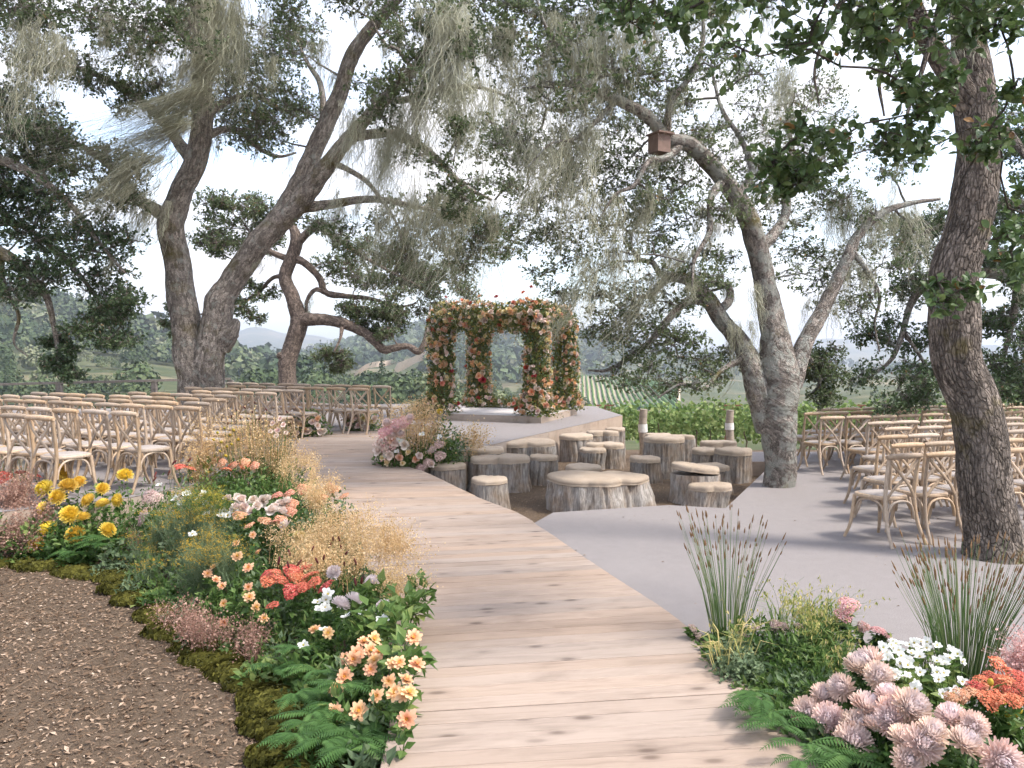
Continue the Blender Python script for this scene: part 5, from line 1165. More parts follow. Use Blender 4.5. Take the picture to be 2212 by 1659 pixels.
def airy(mb, c, rx, ry, h, n, dot=.010, tint=.5, mi=0, lean=(0, 0), smi=0):
    """a haze of tiny flowers or seeds on hair-fine branches"""
    c = np.array(c, float); k = max(5, n // 60)
    tp = c + np.c_[rng.normal(size=k) * rx * .55 + lean[0], rng.normal(size=k) * ry * .55 + lean[1], h * rng.uniform(.55, 1.0, k)]; b = c + np.c_[rng.normal(size=(k, 2)) * .25 * [rx, ry], np.zeros(k)]
    V, Q, uv = tubes(np.stack([b, b * .45 + tp * .55, tp], 1), np.tile([[.002, .0016, .0008]], (k, 1)), 3); mb.add(V, Q, smi, .35)
    o = rng.integers(0, k, n); f = rng.uniform(.45, 1.0, n)[:, None]; j = b[o] * (1 - f) + tp[o] * f; sp = .16 * h + .04
    p = j + rng.normal(size=(n, 3)) * [sp * .55, sp * .55, sp * .45] + [0, 0, .03]
    V, Q = place(np.array([[-.5, -.5, 0], [.5, -.5, .2], [.5, .5, 0], [-.5, .5, .2]]), FQ4, p, rnd_unit(n), rnd_unit(n), dot * rng.uniform(.5, 1.5, n)); mb.add(V, Q, mi, np.repeat(np.clip(tint + .25 * rng.normal(size=n), 0, 1), 4))
    m_ = n // 2; sd_ = rnd_unit(m_); V, Q = ribbons(np.stack([j[:m_], j[:m_] * .5 + p[:m_] * .5 + [0, 0, .008], p[:m_]], 1), np.full((m_, 3), .0013), sd_); mb.add(V, Q, smi, .4)
def reeds(mb, c, n, h, r0, r1, mi_stem=0, mi_seed=1, seed=.035, sw=.0032):
    """upright rushes with brown seed spikes"""
    a = rng.uniform(0, 2 * math.pi, n); q = np.sqrt(rng.random(n)); b = np.array(c) + np.c_[np.cos(a) * q * r0, np.sin(a) * q * r0, np.zeros(n)]
    hh = h * rng.uniform(.62, 1.05, n); t_ = np.array(c) + np.c_[np.cos(a) * q * r1, np.sin(a) * q * r1, hh] + np.c_[.02 * rng.normal(size=(n, 2)), np.zeros(n)]
    m_ = b * .5 + t_ * .5; m_[:, :2] = b[:, :2] * .62 + t_[:, :2] * .38
    V, Q, uv = tubes(np.stack([b, m_, t_], 1), np.tile([[sw, sw * .8, sw * .35]], (n, 1)), 3); mb.add(V, Q, mi_stem, np.repeat(np.clip(.45 + .25 * rng.normal(size=n), 0, 1), 9))
    sdn = nrm(t_ - m_); l = seed * rng.uniform(.6, 1.5, n); p0 = t_ - sdn * l[:, None] * .5
    V, Q, uv = tubes(np.stack([p0, p0 + sdn * l[:, None] * .4, p0 + sdn * l[:, None] * 1.2], 1), np.tile([[.0025, .0052, .001]], (n, 1)) * (seed / .035) ** .5, 4); mb.add(V, Q, mi_seed, rng.random())
def fennel(mb, c, rx, ry, h, n, mi=0, mi_dot=1):
    c = np.array(c, float); k = n // 26
    tp = c + np.c_[rng.normal(size=k) * rx * .5, rng.normal(size=k) * ry * .5, h * rng.uniform(.45, 1.0, k)]; b = c + np.c_[rng.normal(size=(k, 2)) * .2 * [rx, ry], np.zeros(k)]
    V, Q, uv = tubes(np.stack([b, b * .5 + tp * .5 + .02 * rng.normal(size=(k, 3)), tp], 1), np.tile([[.003, .0025, .0012]], (k, 1)), 3); mb.add(V, Q, mi, .6)
    o = rng.integers(0, k, n); f = rng.uniform(.15, 1, n)[:, None]; j = b[o] * (1 - f) + tp[o] * f; d = rnd_unit(n) + [0, 0, .35]; l = rng.uniform(.04, .11, n)[:, None]
    V, Q = ribbons(np.stack([j, j + d * l * .6 + .01 * rng.normal(size=(n, 3)), j + d * l], 1), np.tile([[.0022, .0018, .0008]], (n, 1)), rnd_unit(n)); mb.add(V, Q, mi, np.repeat(np.clip(.5 + .22 * rng.normal(size=n), 0, 1), 6))
    m_ = k * 12; q = tp[rng.integers(0, k, m_)] + rng.normal(size=(m_, 3)) * [.028, .028, .008] + [0, 0, .012]
    if mi_dot is not None: V, Q = place(PYR, PYRF, q, rnd_unit(m_), np.tile([[0, 0, 1.0]], (m_, 1)), rng.uniform(.003, .006, m_)); mb.add(V, Q, mi_dot, .5)

# ================================================================== FLOWER ARCH
arch_c = np.array([-.16, 19.3]); ar = R(-21); af = np.array([math.cos(ar), math.sin(ar)]); as_ = np.array([-math.sin(ar), math.cos(ar)])
pl = thing('arch_platform', 'low square wooden platform under the flower arch', 'platform', (arch_c[0], arch_c[1], Z_LEFT), ar)
HWX, HWY, PH = 1.36, 1.36, .155
for k in range(19):
    wd = 2 * HWY / 19; mb = MB(); V, Q = box(0, 0, 0, 2 * HWX - .01, wd - .006, .022); mb.add(V, Q); o = mb.build('plank', M_greyplank, pl, smooth=False); o.location = (0, -HWY + wd * (k + .5), PH - .011 + rng.uniform(-.001, .001))
for (x, y, rz, ln) in ((0, -HWY - .012, 0, 2 * HWX + .05), (0, HWY + .012, 0, 2 * HWX + .05), (-HWX - .012, 0, math.pi / 2, 2 * HWY), (HWX + .012, 0, math.pi / 2, 2 * HWY)):
    mb = MB(); V, Q = box(0, 0, 0, ln, .022, PH - .004); mb.add(V, Q); o = mb.build('fascia_board', M_ply, pl, smooth=False); o.location = (x, y, (PH - .004) / 2 - .0); o.rotation_euler = (0, 0, rz)
arch_o = thing('flower_arch', 'square rose covered wedding arch of four flower columns and flower beams', 'flower arch', (arch_c[0], arch_c[1], Z_LEFT + PH), ar)
AX, AY, AH, CRAD = 1.17, 1.10, 2.24, .275
ros = []       # local position, outward normal
M_frame = mat_flat('arch_frame_wood', (.16, .11, .075), .85)
def garland(name, a, b, rad, nleaf, nrose, rose_bias=None, flare=0.0):
    a, b = np.array(a, float), np.array(b, float); d = nrm(b - a); ref = np.array([0, 0, 1.0]) if abs(d[2]) < .8 else np.array([1.0, 0, 0])
    u = nrm(np.cross(d, ref)); v = np.cross(d, u); mb = MB()
    def shell(n, lo, hi):
        t_ = rng.random(n); th = rng.uniform(0, 2 * math.pi, n); bulge = 1 + .16 * vnoise(np.c_[np.cos(th) * 1.3 + t_ * 6, np.sin(th) * 1.3, t_ * 5 + len(ros)], 77) + flare * np.clip(1 - t_ * 4.5, 0, 1)
        rr = rad * bulge * rng.uniform(lo, hi, n); nr = np.outer(np.cos(th), u) + np.outer(np.sin(th), v); return a + np.outer(t_, b - a) + nr * rr[:, None], nr
    p, nr = shell(nleaf, .35, 1.16); ax = nrm(nr * .8 + .8 * rng.normal(size=nr.shape) + [0, 0, -.1]); 
    V, Q = place(WLEAF, FQ4, p, ax, nrm(nr + .7 * rng.normal(size=nr.shape)), rng.uniform(.045, .095, nleaf)); mb.add(V, Q, 0, np.repeat(np.clip(.36 + .24 * rng.normal(size=nleaf), 0, 1), 4))
    n2 = nleaf // 16; p, nr = shell(n2, .9, 1.0)      # sprays that stick out
    for j in range(5):
        q = p + nr * (.04 + .045 * j) + [0, 0, -.006 * j * j] + .014 * rng.normal(size=p.shape)
        V, Q = place(NLEAF, FQ4, q, nrm(nr + .9 * rng.normal(size=nr.shape)), rnd_unit(n2), rng.uniform(.03, .06, n2)); mb.add(V, Q, 0, np.repeat(np.clip(.45 + .3 * rng.normal(size=n2), 0, 1), 4))
    g_ = mb.build(name, M_olive, arch_o, smooth=False)
    mb = MB(); V, Q, uv = tubes(np.array([a, b])[None], np.full((1, 2), .06), 6); mb.add(V, Q); mb.build('frame_bar', M_frame, g_)
    p, nr = shell(nrose, .98, 1.14)
    if rose_bias is not None:
        keep = rng.random(nrose) < np.where(nr @ np.array(rose_bias) > -.35, 1, .25); p, nr = p[keep], nr[keep]
    ros.extend(zip(p, nr))
for sx in (-1, 1):
    for sy in (-1, 1): garland('column_greenery', (sx * AX, sy * AY, 0), (sx * AX, sy * AY, AH + .1), CRAD, 4200, 230 if sy < 0 else 190, flare=.45)
garland('beam_greenery', (-AX - .1, -AY, AH - .02), (AX + .1, -AY, AH - .02), .29, 3600, 230, (0, -.4, .9))
garland('beam_greenery', (-AX - .1, AY, AH - .02), (AX + .1, AY, AH - .02), .27, 2600, 110, (0, -.3, .9))
for sx in (-1, 1): garland('beam_greenery', (sx * AX, -AY, AH), (sx * AX, AY, AH), .26, 2300, 100, (sx * .4, 0, .9))
ros = [(p, n_) for p, n_ in ros if p[2] > .05]
cam_l = np.array([(-arch_c) @ af, (-arch_c) @ as_, EYE - Z_LEFT - PH])
cols = ['apricot', 'blush', 'dusty', 'coral', 'cream', 'peach', 'red']; wts = np.array([.32, .20, .15, .09, .13, .08, .03]); 
info = []
for p, n_ in ros:
    r_ = rng.choice([.046, .064, .084], p=[.42, .36, .22]) * rng.uniform(.85, 1.15); info.append((p, nrm(n_ + .4 * rng.normal(size=3)), r_, rng.choice(cols, p=wts / wts.sum())))
ap = [i_[2] / np.linalg.norm(i_[0] - cam_l) * max(.05, float(i_[1] @ nrm(cam_l - i_[0])) + .5) for i_ in info]
order = np.argsort(ap)[::-1]
for k in order[:300]:
    p, n_, r_, cl = info[k]; link('rose', head('rose', cl), arch_o, tuple(p - n_ * r_ * .3), aim(n_), r_)
mb = MB(); tmpl = MB(); head_rings(tmpl, [(5, 10, .98, 1.05, .12, .2, .06, 0, .9, 1), (5, 45, .88, .85, .3, .35, .08, .02, .5, .8), (4, 75, .75, .55, .3, .5, .1, .03, .2, .5)], 0, .1)
TV = np.concatenate(tmpl.V); TF = np.concatenate(tmpl.Fs); TT = np.concatenate(tmpl.T)
rest = [info[k] for k in order[300:]]
for ci, cl in enumerate(cols):
    sel = [i_ for i_ in rest if i_[3] == cl]
    if not sel: continue
    n_ = np.array([i_[1] for i_ in sel]); ax = np.cross(n_, rnd_unit(len(sel)))
    V, Q = place(TV, TF, np.array([i_[0] for i_ in sel]), ax, n_, np.array([i_[2] for i_ in sel])); mb.add(V, Q, ci, np.tile(TT, len(sel)))
tag(mb.build('rose_cover', [PET[c_] for c_ in cols], arch_o), kind='stuff')
# tall accents over the front right corner
ml = MB(); acc = [(1.05, -1.1, AH + .62, 'red', .05), (.86, -1.1, AH + .50, 'coral', .06), (.22, -1.12, AH + .42, 'red', .06), (-.62, -1.15, AH + .36, 'coral', .055), (-1.05, -1.1, AH + .45, 'red', .04), (.95, -1.1, AH + .36, 'apricot', .06), (-.2, -1.1, AH + .44, 'apricot', .065)]
for x, y, z, cl, r_ in acc:
    link('rose', head('double', cl), arch_o, (x, y, z), aim(nrm(np.array([rng.normal() * .3, -.6, .7]))), r_); stems(ml, [(x * .95, y, AH + .1)], [(x, y, z)], .004)
ml.build('stem', M_stem, arch_o)
# low garland along the far edge of the platform
gl = thing('floor_garland', 'low bank of peach and rust flowers between the back columns of the arch', 'garland', (*(arch_c + as_ * 1.05), Z_LEFT + PH), ar)
mb = MB()
for k in range(7): bush(mb, (-.85 + .3 * k, .08 * rng.normal(), 0), .24, .30, 260, .06, .55)
for k in range(4): bush(mb, (1.15, -.35 - .45 * k, 0), .18, .22, 160, .06, .5)
mb.build('foliage', M_olive, gl, smooth=False)
for k in range(64):
    if k < 46: x, y = rng.uniform(-.95, 1.0), -.14 + .1 * rng.normal()
    else: x, y = 1.15 + .08 * rng.normal(), rng.uniform(-1.8, -.3)
    z = rng.uniform(.08, .34); link('rose', head('rose', rng.choice(['apricot', 'coral', 'dusty', 'blush', 'red'], p=[.35, .25, .2, .15, .05])), gl, (x, y - .12, z), aim(nrm(np.array([.2 * rng.normal(), -.8, .5]))), rng.uniform(.035, .06))

# ================================================================== FLOWER BEDS
EDGE = np.array([G(x, y, -.14)[:2] for x, y in [(-260, 1205), (-120, 1212), (0, 1219), (132, 1233), (246, 1250), (290, 1305), (387, 1392), (497, 1453), (568, 1519), (607, 1567), (628, 1633), (652, 1710), (690, 1850)]])
def sdist(p):
    """how far inside the left bed (towards the boardwalk) the points lie"""
    p = np.atleast_2d(p)[:, :2]; best = np.full(len(p), 9e9); sg = np.ones(len(p))
    for a, b in zip(EDGE[:-1], EDGE[1:]):
        d = b - a; t_ = np.clip(((p - a) @ d) / (d @ d), 0, 1); q = a + t_[:, None] * d; dd = np.linalg.norm(p - q, axis=1)
        cr = d[0] * (p[:, 1] - a[1]) - d[1] * (p[:, 0] - a[0]); m_ = dd < best; best = np.where(m_, dd, best); sg = np.where(m_, np.sign(cr), sg)
    return best * sg
def bed_h(p):
    p = np.atleast_2d(p); s_ = sdist(p)
    return np.where(s_ > 0, -.14 + .09 + (.37 + .22 * smooth((p[:, 1] - 6.3) / 1.4)) * smooth(s_ / .62), -.14)
def bed_hit(x, y):
    d = ray(x, y); D = np.arange(3.2, 11.5, .02); p = np.array([0, 0, EYE]) + np.outer(D / d[1], d); h = bed_h(p); k = np.argmax(p[:, 2] <= h)
    return p[k] if p[k, 2] <= h[k] and h[k] > -.1 else P(x, y, 7.8)
def right_hit(x, y):
    d = ray(x, y); D = np.arange(3.0, 6.5, .01); p = np.array([0, 0, EYE]) + np.outer(D / d[1], d); s_ = p[:, 0] - XR(p[:, 1]); bk = 5.15 - p[:, 1]
    h = .03 + .30 * smooth((s_ + .05) / .45) * smooth(bk / .5 + .25); k = np.argmax(p[:, 2] <= h); return p[k] if p[k, 2] <= h[k] else P(x, y, 4.6)
def plant(name, label, cat, px, hit, kind, col, r, group=None, up=(0, -.35, .9), fol=None, jit=.35, stem=.0026, zg=-.14, tint=.4, leafy=26):
    """flower heads seen at px on one clump, with stems and leaves"""
    pts = np.array([hit(x, y) for x, y in px]); base = np.array([pts[:, 0].mean(), pts[:, 1].mean() + .05, zg])
    t_ = thing(name, label, cat, tuple(base), 0, group); mb = MB()
    b = np.c_[pts[:, 0] * .75 + base[0] * .25 - base[0], pts[:, 1] * .75 + base[1] * .25 - base[1] + .03, np.zeros(len(pts))]; tp = pts - base
    for q, p in zip(pts, tp):
        v = nrm(np.array(up) + jit * rng.normal(size=3)); rr = r * rng.uniform(.82, 1.18); link('flower_head', head(kind, col), t_, tuple(p), aim(v), rr)
    stems(mb, b, tp - [0, 0, r * .1], stem, 0, .55)
    if leafy:
        for q, p in zip(b, tp):
            n = leafy; f = rng.uniform(.1, .92, n)[:, None]; c = q * (1 - f) + p * f; ax = nrm(rng.normal(size=(n, 3)) * [1, 1, .5] + [0, -.2, .3]); V, Q = place(WLEAF, FQ4, c, ax, nrm(rng.normal(size=(n, 3)) * .5 + [0, 0, 1]), rng.uniform(.035, .085, n)); mb.add(V, Q, 0, np.repeat(np.clip(tint + .18 * rng.normal(size=n), 0, 1), 4))
    mb.build('foliage', fol or M_green, t_, smooth=False); return t_
def D4(l): return [(x * .44, 973.3 + y * .44) for x, y in l]
def D5(l): return [(1416 + x * .36, 1106 + y * .36) for x, y in l]

# ---- left bed: filler greenery (a mass) and moss
M_bedgreen = M_green
mb = MB(); n = 0
WLp = np.array([(XL(y), y) for y in np.linspace(2.6, 10.4, 30)]); BK = [(-3.5, 10.2), (-3.6, 9.5), (-4.1, 8.4), (-5.1, 7.6), (-7.4, 7.5)]
BED = np.vstack([EDGE[::-1], BK[::-1], WLp[::-1]]); lo, hi = BED.min(0), BED.max(0)
cand = rng.uniform(lo, hi, (9000, 2)); cand = cand[in_poly(cand, BED)]
kept = []
for q in cand:
    if all(np.hypot(*(q - k)) > .155 for k in kept[-400:]): kept.append(q)
for q in kept:
    s_ = float(sdist(q)[0]); h = float(bed_h(np.array([[q[0], q[1], 0]]))[0]) + .14
    if s_ < .06 or h < .04: continue
    T = WLEAF if rng.random() < .5 else NLEAF
    bush(mb, (q[0], q[1], -.13), .15, max(.08, h * rng.uniform(.78, 1.12)), 120 if q[1] < 6 else 100, rng.uniform(.03, .075), .46 + .13 * rng.normal(), 0 if rng.random() < .72 else 1, T)
tag(mb.build('bed_foliage', [M_green, M_bluegreen], smooth=False), 'mixed green filler foliage packed through the left flower bed', 'foliage', kind='stuff')
for k in range(24):
    f = k / 23.0; i_ = f * (len(EDGE) - 3) + 1.0; a = int(i_); q = EDGE[a] * (1 - i_ + a) + EDGE[min(a + 1, len(EDGE) - 1)] * (i_ - a)
    q = q + np.array([rng.uniform(-.02, .10), rng.uniform(.0, .08)]); rx, ry, h = rng.uniform(.16, .30), rng.uniform(.12, .18), rng.uniform(.04, .075)
    n = 900; d = rnd_unit(n); d[:, 2] = np.abs(d[:, 2]); pz = d * [rx, ry, h] * (1 + .12 * fbm(d * 3 + k, 2, k)[:, None]); mb = MB()
    V, Q = place(QT, QF, pz, np.cross(d, rnd_unit(n)), nrm(d + .45 * rng.normal(size=d.shape)), rng.uniform(.014, .034, n)); mb.add(V, Q, 0, np.repeat(np.clip(.45 + .22 * rng.normal(size=n) + .2 * fbm(d * 2, 2, k + 5), 0, 1), 4))
    ns = 20; th = np.linspace(0, 2 * math.pi, ns, endpoint=False); rg = [np.c_[np.cos(th) * rx * math.sin(a_) * .95, np.sin(th) * ry * math.sin(a_) * .95, np.full(ns, h * .93 * math.cos(a_))] for a_ in (1.6, 1.2, .8, .4, .05)]
    i = np.arange(ns); j = (i + 1) % ns; mb.add(np.vstack(rg), np.vstack([np.stack([e * ns + i, e * ns + j, (e + 1) * ns + j, (e + 1) * ns + i], -1) for e in range(4)]), 0, .3)
    o = mb.build('moss_mound', M_mossm, smooth=False); o.location = (q[0], q[1], -.145); o.rotation_euler = (0, 0, rng.uniform(-.6, .3))
    tag(o, 'olive green moss mound edging the left bed, %s from the boardwalk end' % (WORDS[23 - k]), 'moss', 'moss mounds along the left bed')

LB = 'flowers of the left bed'
plant('chrysanthemum', 'large yellow chrysanthemums in front of the left chairs', 'flowers', D4([(310, 108), (225, 190), (335, 182), (390, 160), (285, 232), (215, 285), (345, 320), (240, 395), (375, 420), (185, 465), (410, 335)]), bed_hit, 'mum', 'yellow', .088, LB, (0, -.55, .8), tint=.3)
plant('chrysanthemum', 'smaller group of golden chrysanthemums beside the mauve sedum', 'flowers', D4([(615, 128), (505, 190), (505, 268), (585, 243), (525, 395), (440, 248)]), bed_hit, 'mum', 'yellow', .082, LB, (0, -.55, .8), tint=.3)
plant('sedum', 'two mauve sedum domes between yellow chrysanthemums and white blooms', 'flowers', D4([(760, 235), (705, 325), (735, 225)]), bed_hit, 'umbel', 'sedum', .085, LB, (0, -.5, .8))
plant('white_cosmos', 'white blooms at the back of the bed beside the blush roses', 'flowers', D4([(785, 170), (860, 240), (1000, 210), (1010, 265), (945, 410), (1060, 300), (1085, 322), (915, 210), (1100, 300), (980, 235), (1040, 285), (1120, 318), (890, 255), (1020, 310), (1150, 300)]), bed_hit, 'single', 'white', .042, LB, (0, -.6, .7))
plant('garden_rose', 'pale blush roses in the middle of the left bed', 'flowers', D4([(1195, 285), (1160, 290), (1265, 275), (1290, 245), (1310, 240), (1375, 265), (1415, 260), (1380, 310), (1345, 280), (1410, 370), (1165, 235), (1245, 245), (1115, 240), (1180, 245), (1335, 300), (1240, 300)]), bed_hit, 'rose', 'blush', .058, LB, (0, -.6, .7))
plant('yarrow', 'salmon yarrow heads at the back of the bed near the chair legs', 'flowers', D4([(880, 80), (1090, 60), (1140, 72), (1195, 50), (930, 90), (1060, 45), (1200, 72), (100, 108), (165, 120), (20, 130), (1110, 95)]), bed_hit, 'umbel', 'yarrow', .065, LB, (0, -.35, .9))
plant('yarrow', 'coral yarrow scattered round the blush roses', 'flowers', D4([(1360, 220), (1420, 210), (1490, 190), (1580, 230), (1640, 190), (1430, 265), (1225, 370), (1350, 355), (1175, 320), (1380, 345), (1690, 225), (1610, 180), (1300, 345), (1430, 300)]), bed_hit, 'umbel', 'salmon', .058, LB, (0, -.35, .9))
plant('yarrow', 'deep red yarrow cluster in front of the golden haze', 'flowers', D4([(1320, 640), (1360, 610), (1430, 590), (1500, 570), (1520, 620), (1490, 670), (1445, 605), (1340, 760), (1430, 690), (1600, 670), (1385, 640), (1310, 610), (1470, 630), (1540, 650)]), bed_hit, 'umbel', 'yarrow', .055, LB, (0, -.4, .9))
plant('scabiosa', 'pale lilac white pompons standing over the front of the left bed', 'flowers', D4([(1640, 600), (1830, 650), (1670, 760), (1885, 775), (1735, 735)]), bed_hit, 'mum', 'lilac', .058, LB, (0, -.25, .95))
plant('ranunculus', 'peach orange double blooms at the boardwalk end of the left bed', 'flowers', D4([(1785, 940), (1835, 925), (1750, 1000), (1820, 985), (1860, 990), (1700, 1020), (1820, 1075), (1735, 1025), (1650, 1175), (1850, 1205), (1640, 1285), (1760, 1280), (1940, 1190), (1985, 1195), (1990, 1130), (2045, 1050), (2030, 920), (1910, 1130), (2000, 1320), (1930, 1045), (1690, 1110), (1960, 1040), (2010, 1190), (1840, 1030)]), bed_hit, 'double', 'peach', .040, LB, (0, -.6, .7), tint=.55)
plant('ranunculus', 'small apricot blooms in the middle of the bed front', 'flowers', D4([(1055, 570), (1060, 635), (1090, 665), (1220, 670), (1220, 575), (1100, 750), (1225, 720), (1255, 770), (1295, 825), (1020, 605), (1160, 455), (1100, 845), (1270, 500), (1240, 415), (1165, 520), (1545, 880), (1610, 895)]), bed_hit, 'double', 'peach', .036, LB, (0, -.6, .7), tint=.55)
plant('white_cosmos', 'white blooms low at the front among the apricot ones', 'flowers', D4([(1600, 730), (1595, 772), (1560, 745), (1695, 820), (1590, 880), (1490, 955), (1880, 830), (1575, 775), (1785, 800), (1610, 705), (1905, 780)]), bed_hit, 'single', 'white', .036, LB, (0, -.6, .7))
plant('chrysanthemum', 'single cream peach chrysanthemum in the golden haze', 'flowers', D4([(1470, 430)]), bed_hit, 'mum', 'cream', .062, LB, (0, -.6, .7))
def up_hit(dz):
    def f(x, y):
        p = bed_hit(x, y); k = (p[2] + dz - EYE) / (p[2] - EYE); return np.array([0, 0, EYE]) + (p - [0, 0, EYE]) * k
    return f
plant('burnet', 'dark maroon burnet bobbles on thin stems over the golden haze', 'flowers', D4([(1620, 465), (1675, 475), (1665, 435), (1590, 525), (1470, 550), (1420, 500), (1535, 480), (1555, 540), (1370, 540), (1690, 555), (1415, 560), (1635, 430), (1700, 505), (1745, 545), (1775, 640), (1745, 645)]), up_hit(.10), 'burnet', 'burnet', .027, LB, (0, -.1, 1), stem=.0014, leafy=0)
plant('burnet', 'dark maroon burnet bobbles in front of the left chair legs', 'flowers', D4([(360 * .82, 8), (190 * .8, 5), (1040 * .82, 60), (1135 * .82, 45), (930 * .82, 118), (830, 108), (860, 55), (760, 140)]), up_hit(.12), 'burnet', 'burnet', .03, LB, (.5, -.1, 1), stem=.0014, leafy=0)
def sprays(name, label, cat, polys, cnt, fn, mats, hit=bed_hit, group=LB, zg=-.14):
    """several sprays standing inside a picture polygon, one thing"""
    poly = np.array(polys, float); lo, hi = poly.min(0), poly.max(0); pts = []
    while len(pts) < cnt:
        q = rng.uniform(lo, hi)
        if in_poly(q, poly): pts.append(hit(*q))
    pts = np.array(pts); base = np.array([pts[:, 0].mean(), pts[:, 1].mean(), zg]); t_ = thing(name, label, cat, tuple(base), 0, group); mb = MB()
    for p in pts: fn(mb, p - base)
    mb.build('sprays', mats, t_, smooth=False); return t_
gold = lambda mb, p: airy(mb, (p[0], p[1], max(0, p[2] - .16)), .17, .13, .30, 330, .0085, .55, 0, (.03, 0), 0)
sprays('golden_panicum', 'golden haze of fine seed heads spilling over the boardwalk edge', 'grass', [(690, 1130), (860, 1100), (905, 1200), (870, 1290), (780, 1270), (700, 1200)], 27, gold, M_gold)
sprays('golden_panicum', 'golden seed haze behind the red yarrow', 'grass', [(560, 1160), (700, 1150), (740, 1240), (640, 1230)], 13, gold, M_gold)
sprays('golden_panicum', 'golden grass tuft along the boardwalk beside the rushes', 'grass', [(640, 990), (690, 985), (730, 1080), (660, 1090), (600, 1040)], 12, gold, M_gold, lambda x, y: bed_hit(x, y))
rust = lambda mb, p: airy(mb, (p[0], p[1], max(0, p[2] - .20)), .10, .09, .24, 240, .0085, .5, 0, (0, -.02), 0)
sprays('dried_heather', 'dusty pink brown dried sprigs along the front of the left bed', 'dried sprigs', [(280, 1300), (400, 1330), (560, 1340), (580, 1400), (420, 1440), (300, 1380)], 20, rust, M_rust_)
sprays('dried_heather', 'rusty brown plume mass at the far left of the bed', 'dried sprigs', [(-20, 1060), (60, 1060), (100, 1110), (90, 1180), (-20, 1190)], 24, lambda mb, p: airy(mb, (p[0], p[1], max(0, p[2] - .2)), .16, .14, .38, 460, .011, .55), M_rust_)
sprays('fennel', 'feathery blue green fennel spilling over the front of the left bed', 'fennel', [(260, 1140), (420, 1090), (520, 1150), (480, 1240), (330, 1240)], 16, lambda mb, p: fennel(mb, (p[0], p[1], max(0, p[2] - .2)), .22, .18, .36, 620), [M_bluegreen, PET['cone']])
sprays('fennel', 'yellow flowered dill beside the white blooms', 'fennel', [(400, 1040), (470, 1050), (500, 1110), (420, 1110)], 8, lambda mb, p: fennel(mb, (p[0], p[1], max(0, p[2] - .2)), .2, .16, .34, 460), [M_green, PET['cone']])
def ferns(name, label, pts, L_, n, hit=bed_hit, up=.45, group=LB, mat=None):
    P3 = np.array([hit(x, y) for x, y in pts]); base = P3.mean(0); t_ = thing(name, label, 'fern', tuple(base), 0, group); mb = MB()
    for p in P3: fern(mb, p - base, L_ * rng.uniform(.85, 1.15), n, .5, 0, up, -1.57, 1.5)
    mb.build('fronds', mat or M_fern, t_, smooth=False)
ferns('fern', 'dark green fern fronds drooping at the boardwalk corner', [(640, 1500), (680, 1540), (730, 1570), (770, 1590), (700, 1600), (660, 1560), (800, 1560), (760, 1620), (640, 1585), (720, 1520), (690, 1490)], .23, 8, lambda x, y: G(x, y, .02))
ferns('fern', 'small fern between yellow chrysanthemums and the moss', [(190, 1160), (215, 1175), (240, 1165), (165, 1195)], .26, 6, lambda x, y: bed_hit(x, y), .4)
ferns('fern', 'fern fronds under the apricot blooms', [(600, 1440), (650, 1400), (690, 1450), (740, 1480)], .24, 6)
# leafy stems at the corner
t_ = thing('delphinium', 'broad leaved bright green stems leaning over the boardwalk edge', 'plant', tuple(G(830, 1480, -.14)), 0, LB); mb = MB(); o_ = np.array(t_.location)
for x, y in [(790, 1290), (830, 1280), (860, 1300), (890, 1295), (905, 1270), (860, 1350), (880, 1400), (840, 1330), (800, 1330)]:
    p = bed_hit(x, y) - o_; bush(mb, p - [0, 0, .10], .10, .17, 42, .085, .62)
    stems(mb, [(p[0] * .6, p[1] * .6, 0)], [p], .004)
mb.build('foliage', M_green, t_, smooth=False)

mb = MB(); bq = np.array([-4.9, 7.3, -.14]); t_ = thing('leafy_shrub', 'mixed leafy shrub hiding the deck edge at the far left', 'plant', tuple(bq), 0, LB)
for k in range(22): bush(mb, (rng.uniform(-1.6, .9), rng.uniform(.22, .40), 0), .18, rng.uniform(.36, .52), 150, .06, .5 + .12 * rng.normal(), 0)
mb.build('foliage', M_green, t_, smooth=False)
# ---- rushes and wheat coloured tufts behind the left bed, up the boardwalk
def tuft(name, label, x, y, z, n, h, r0, r1, seed=.035, group='rushes and tall grasses', sw=.0032):
    b = G(x, y, z); t_ = thing(name, label, 'grass', tuple(b), 0, group); mb = MB(); reeds(mb, (0, 0, 0), n, h, r0, r1, 0, 1, seed, sw); mb.build('stems', [M_reed, M_seed], t_, smooth=False)
    return t_
tuft('rush_tuft', 'thin straw green rushes by the bend of the boardwalk', 592, 1092, -.1, 190, 1.05, .16, .30, .04)
tuft('rush_tuft', 'few green rush stems at the far left edge before the chairs', 28, 1120, -.1, 34, .95, .07, .16, .03)
tuft('rush_tuft', 'green rushes with brown tips beside the pale boards on the deck', 1572, 1388, 0.0, 100, .80, .10, .33, .036, sw=.0024)
tuft('rush_tuft', 'dense dark green rushes with brown tips at the right picture edge', 2080, 1470, 0.0, 210, .76, .13, .38, .038, sw=.0025)
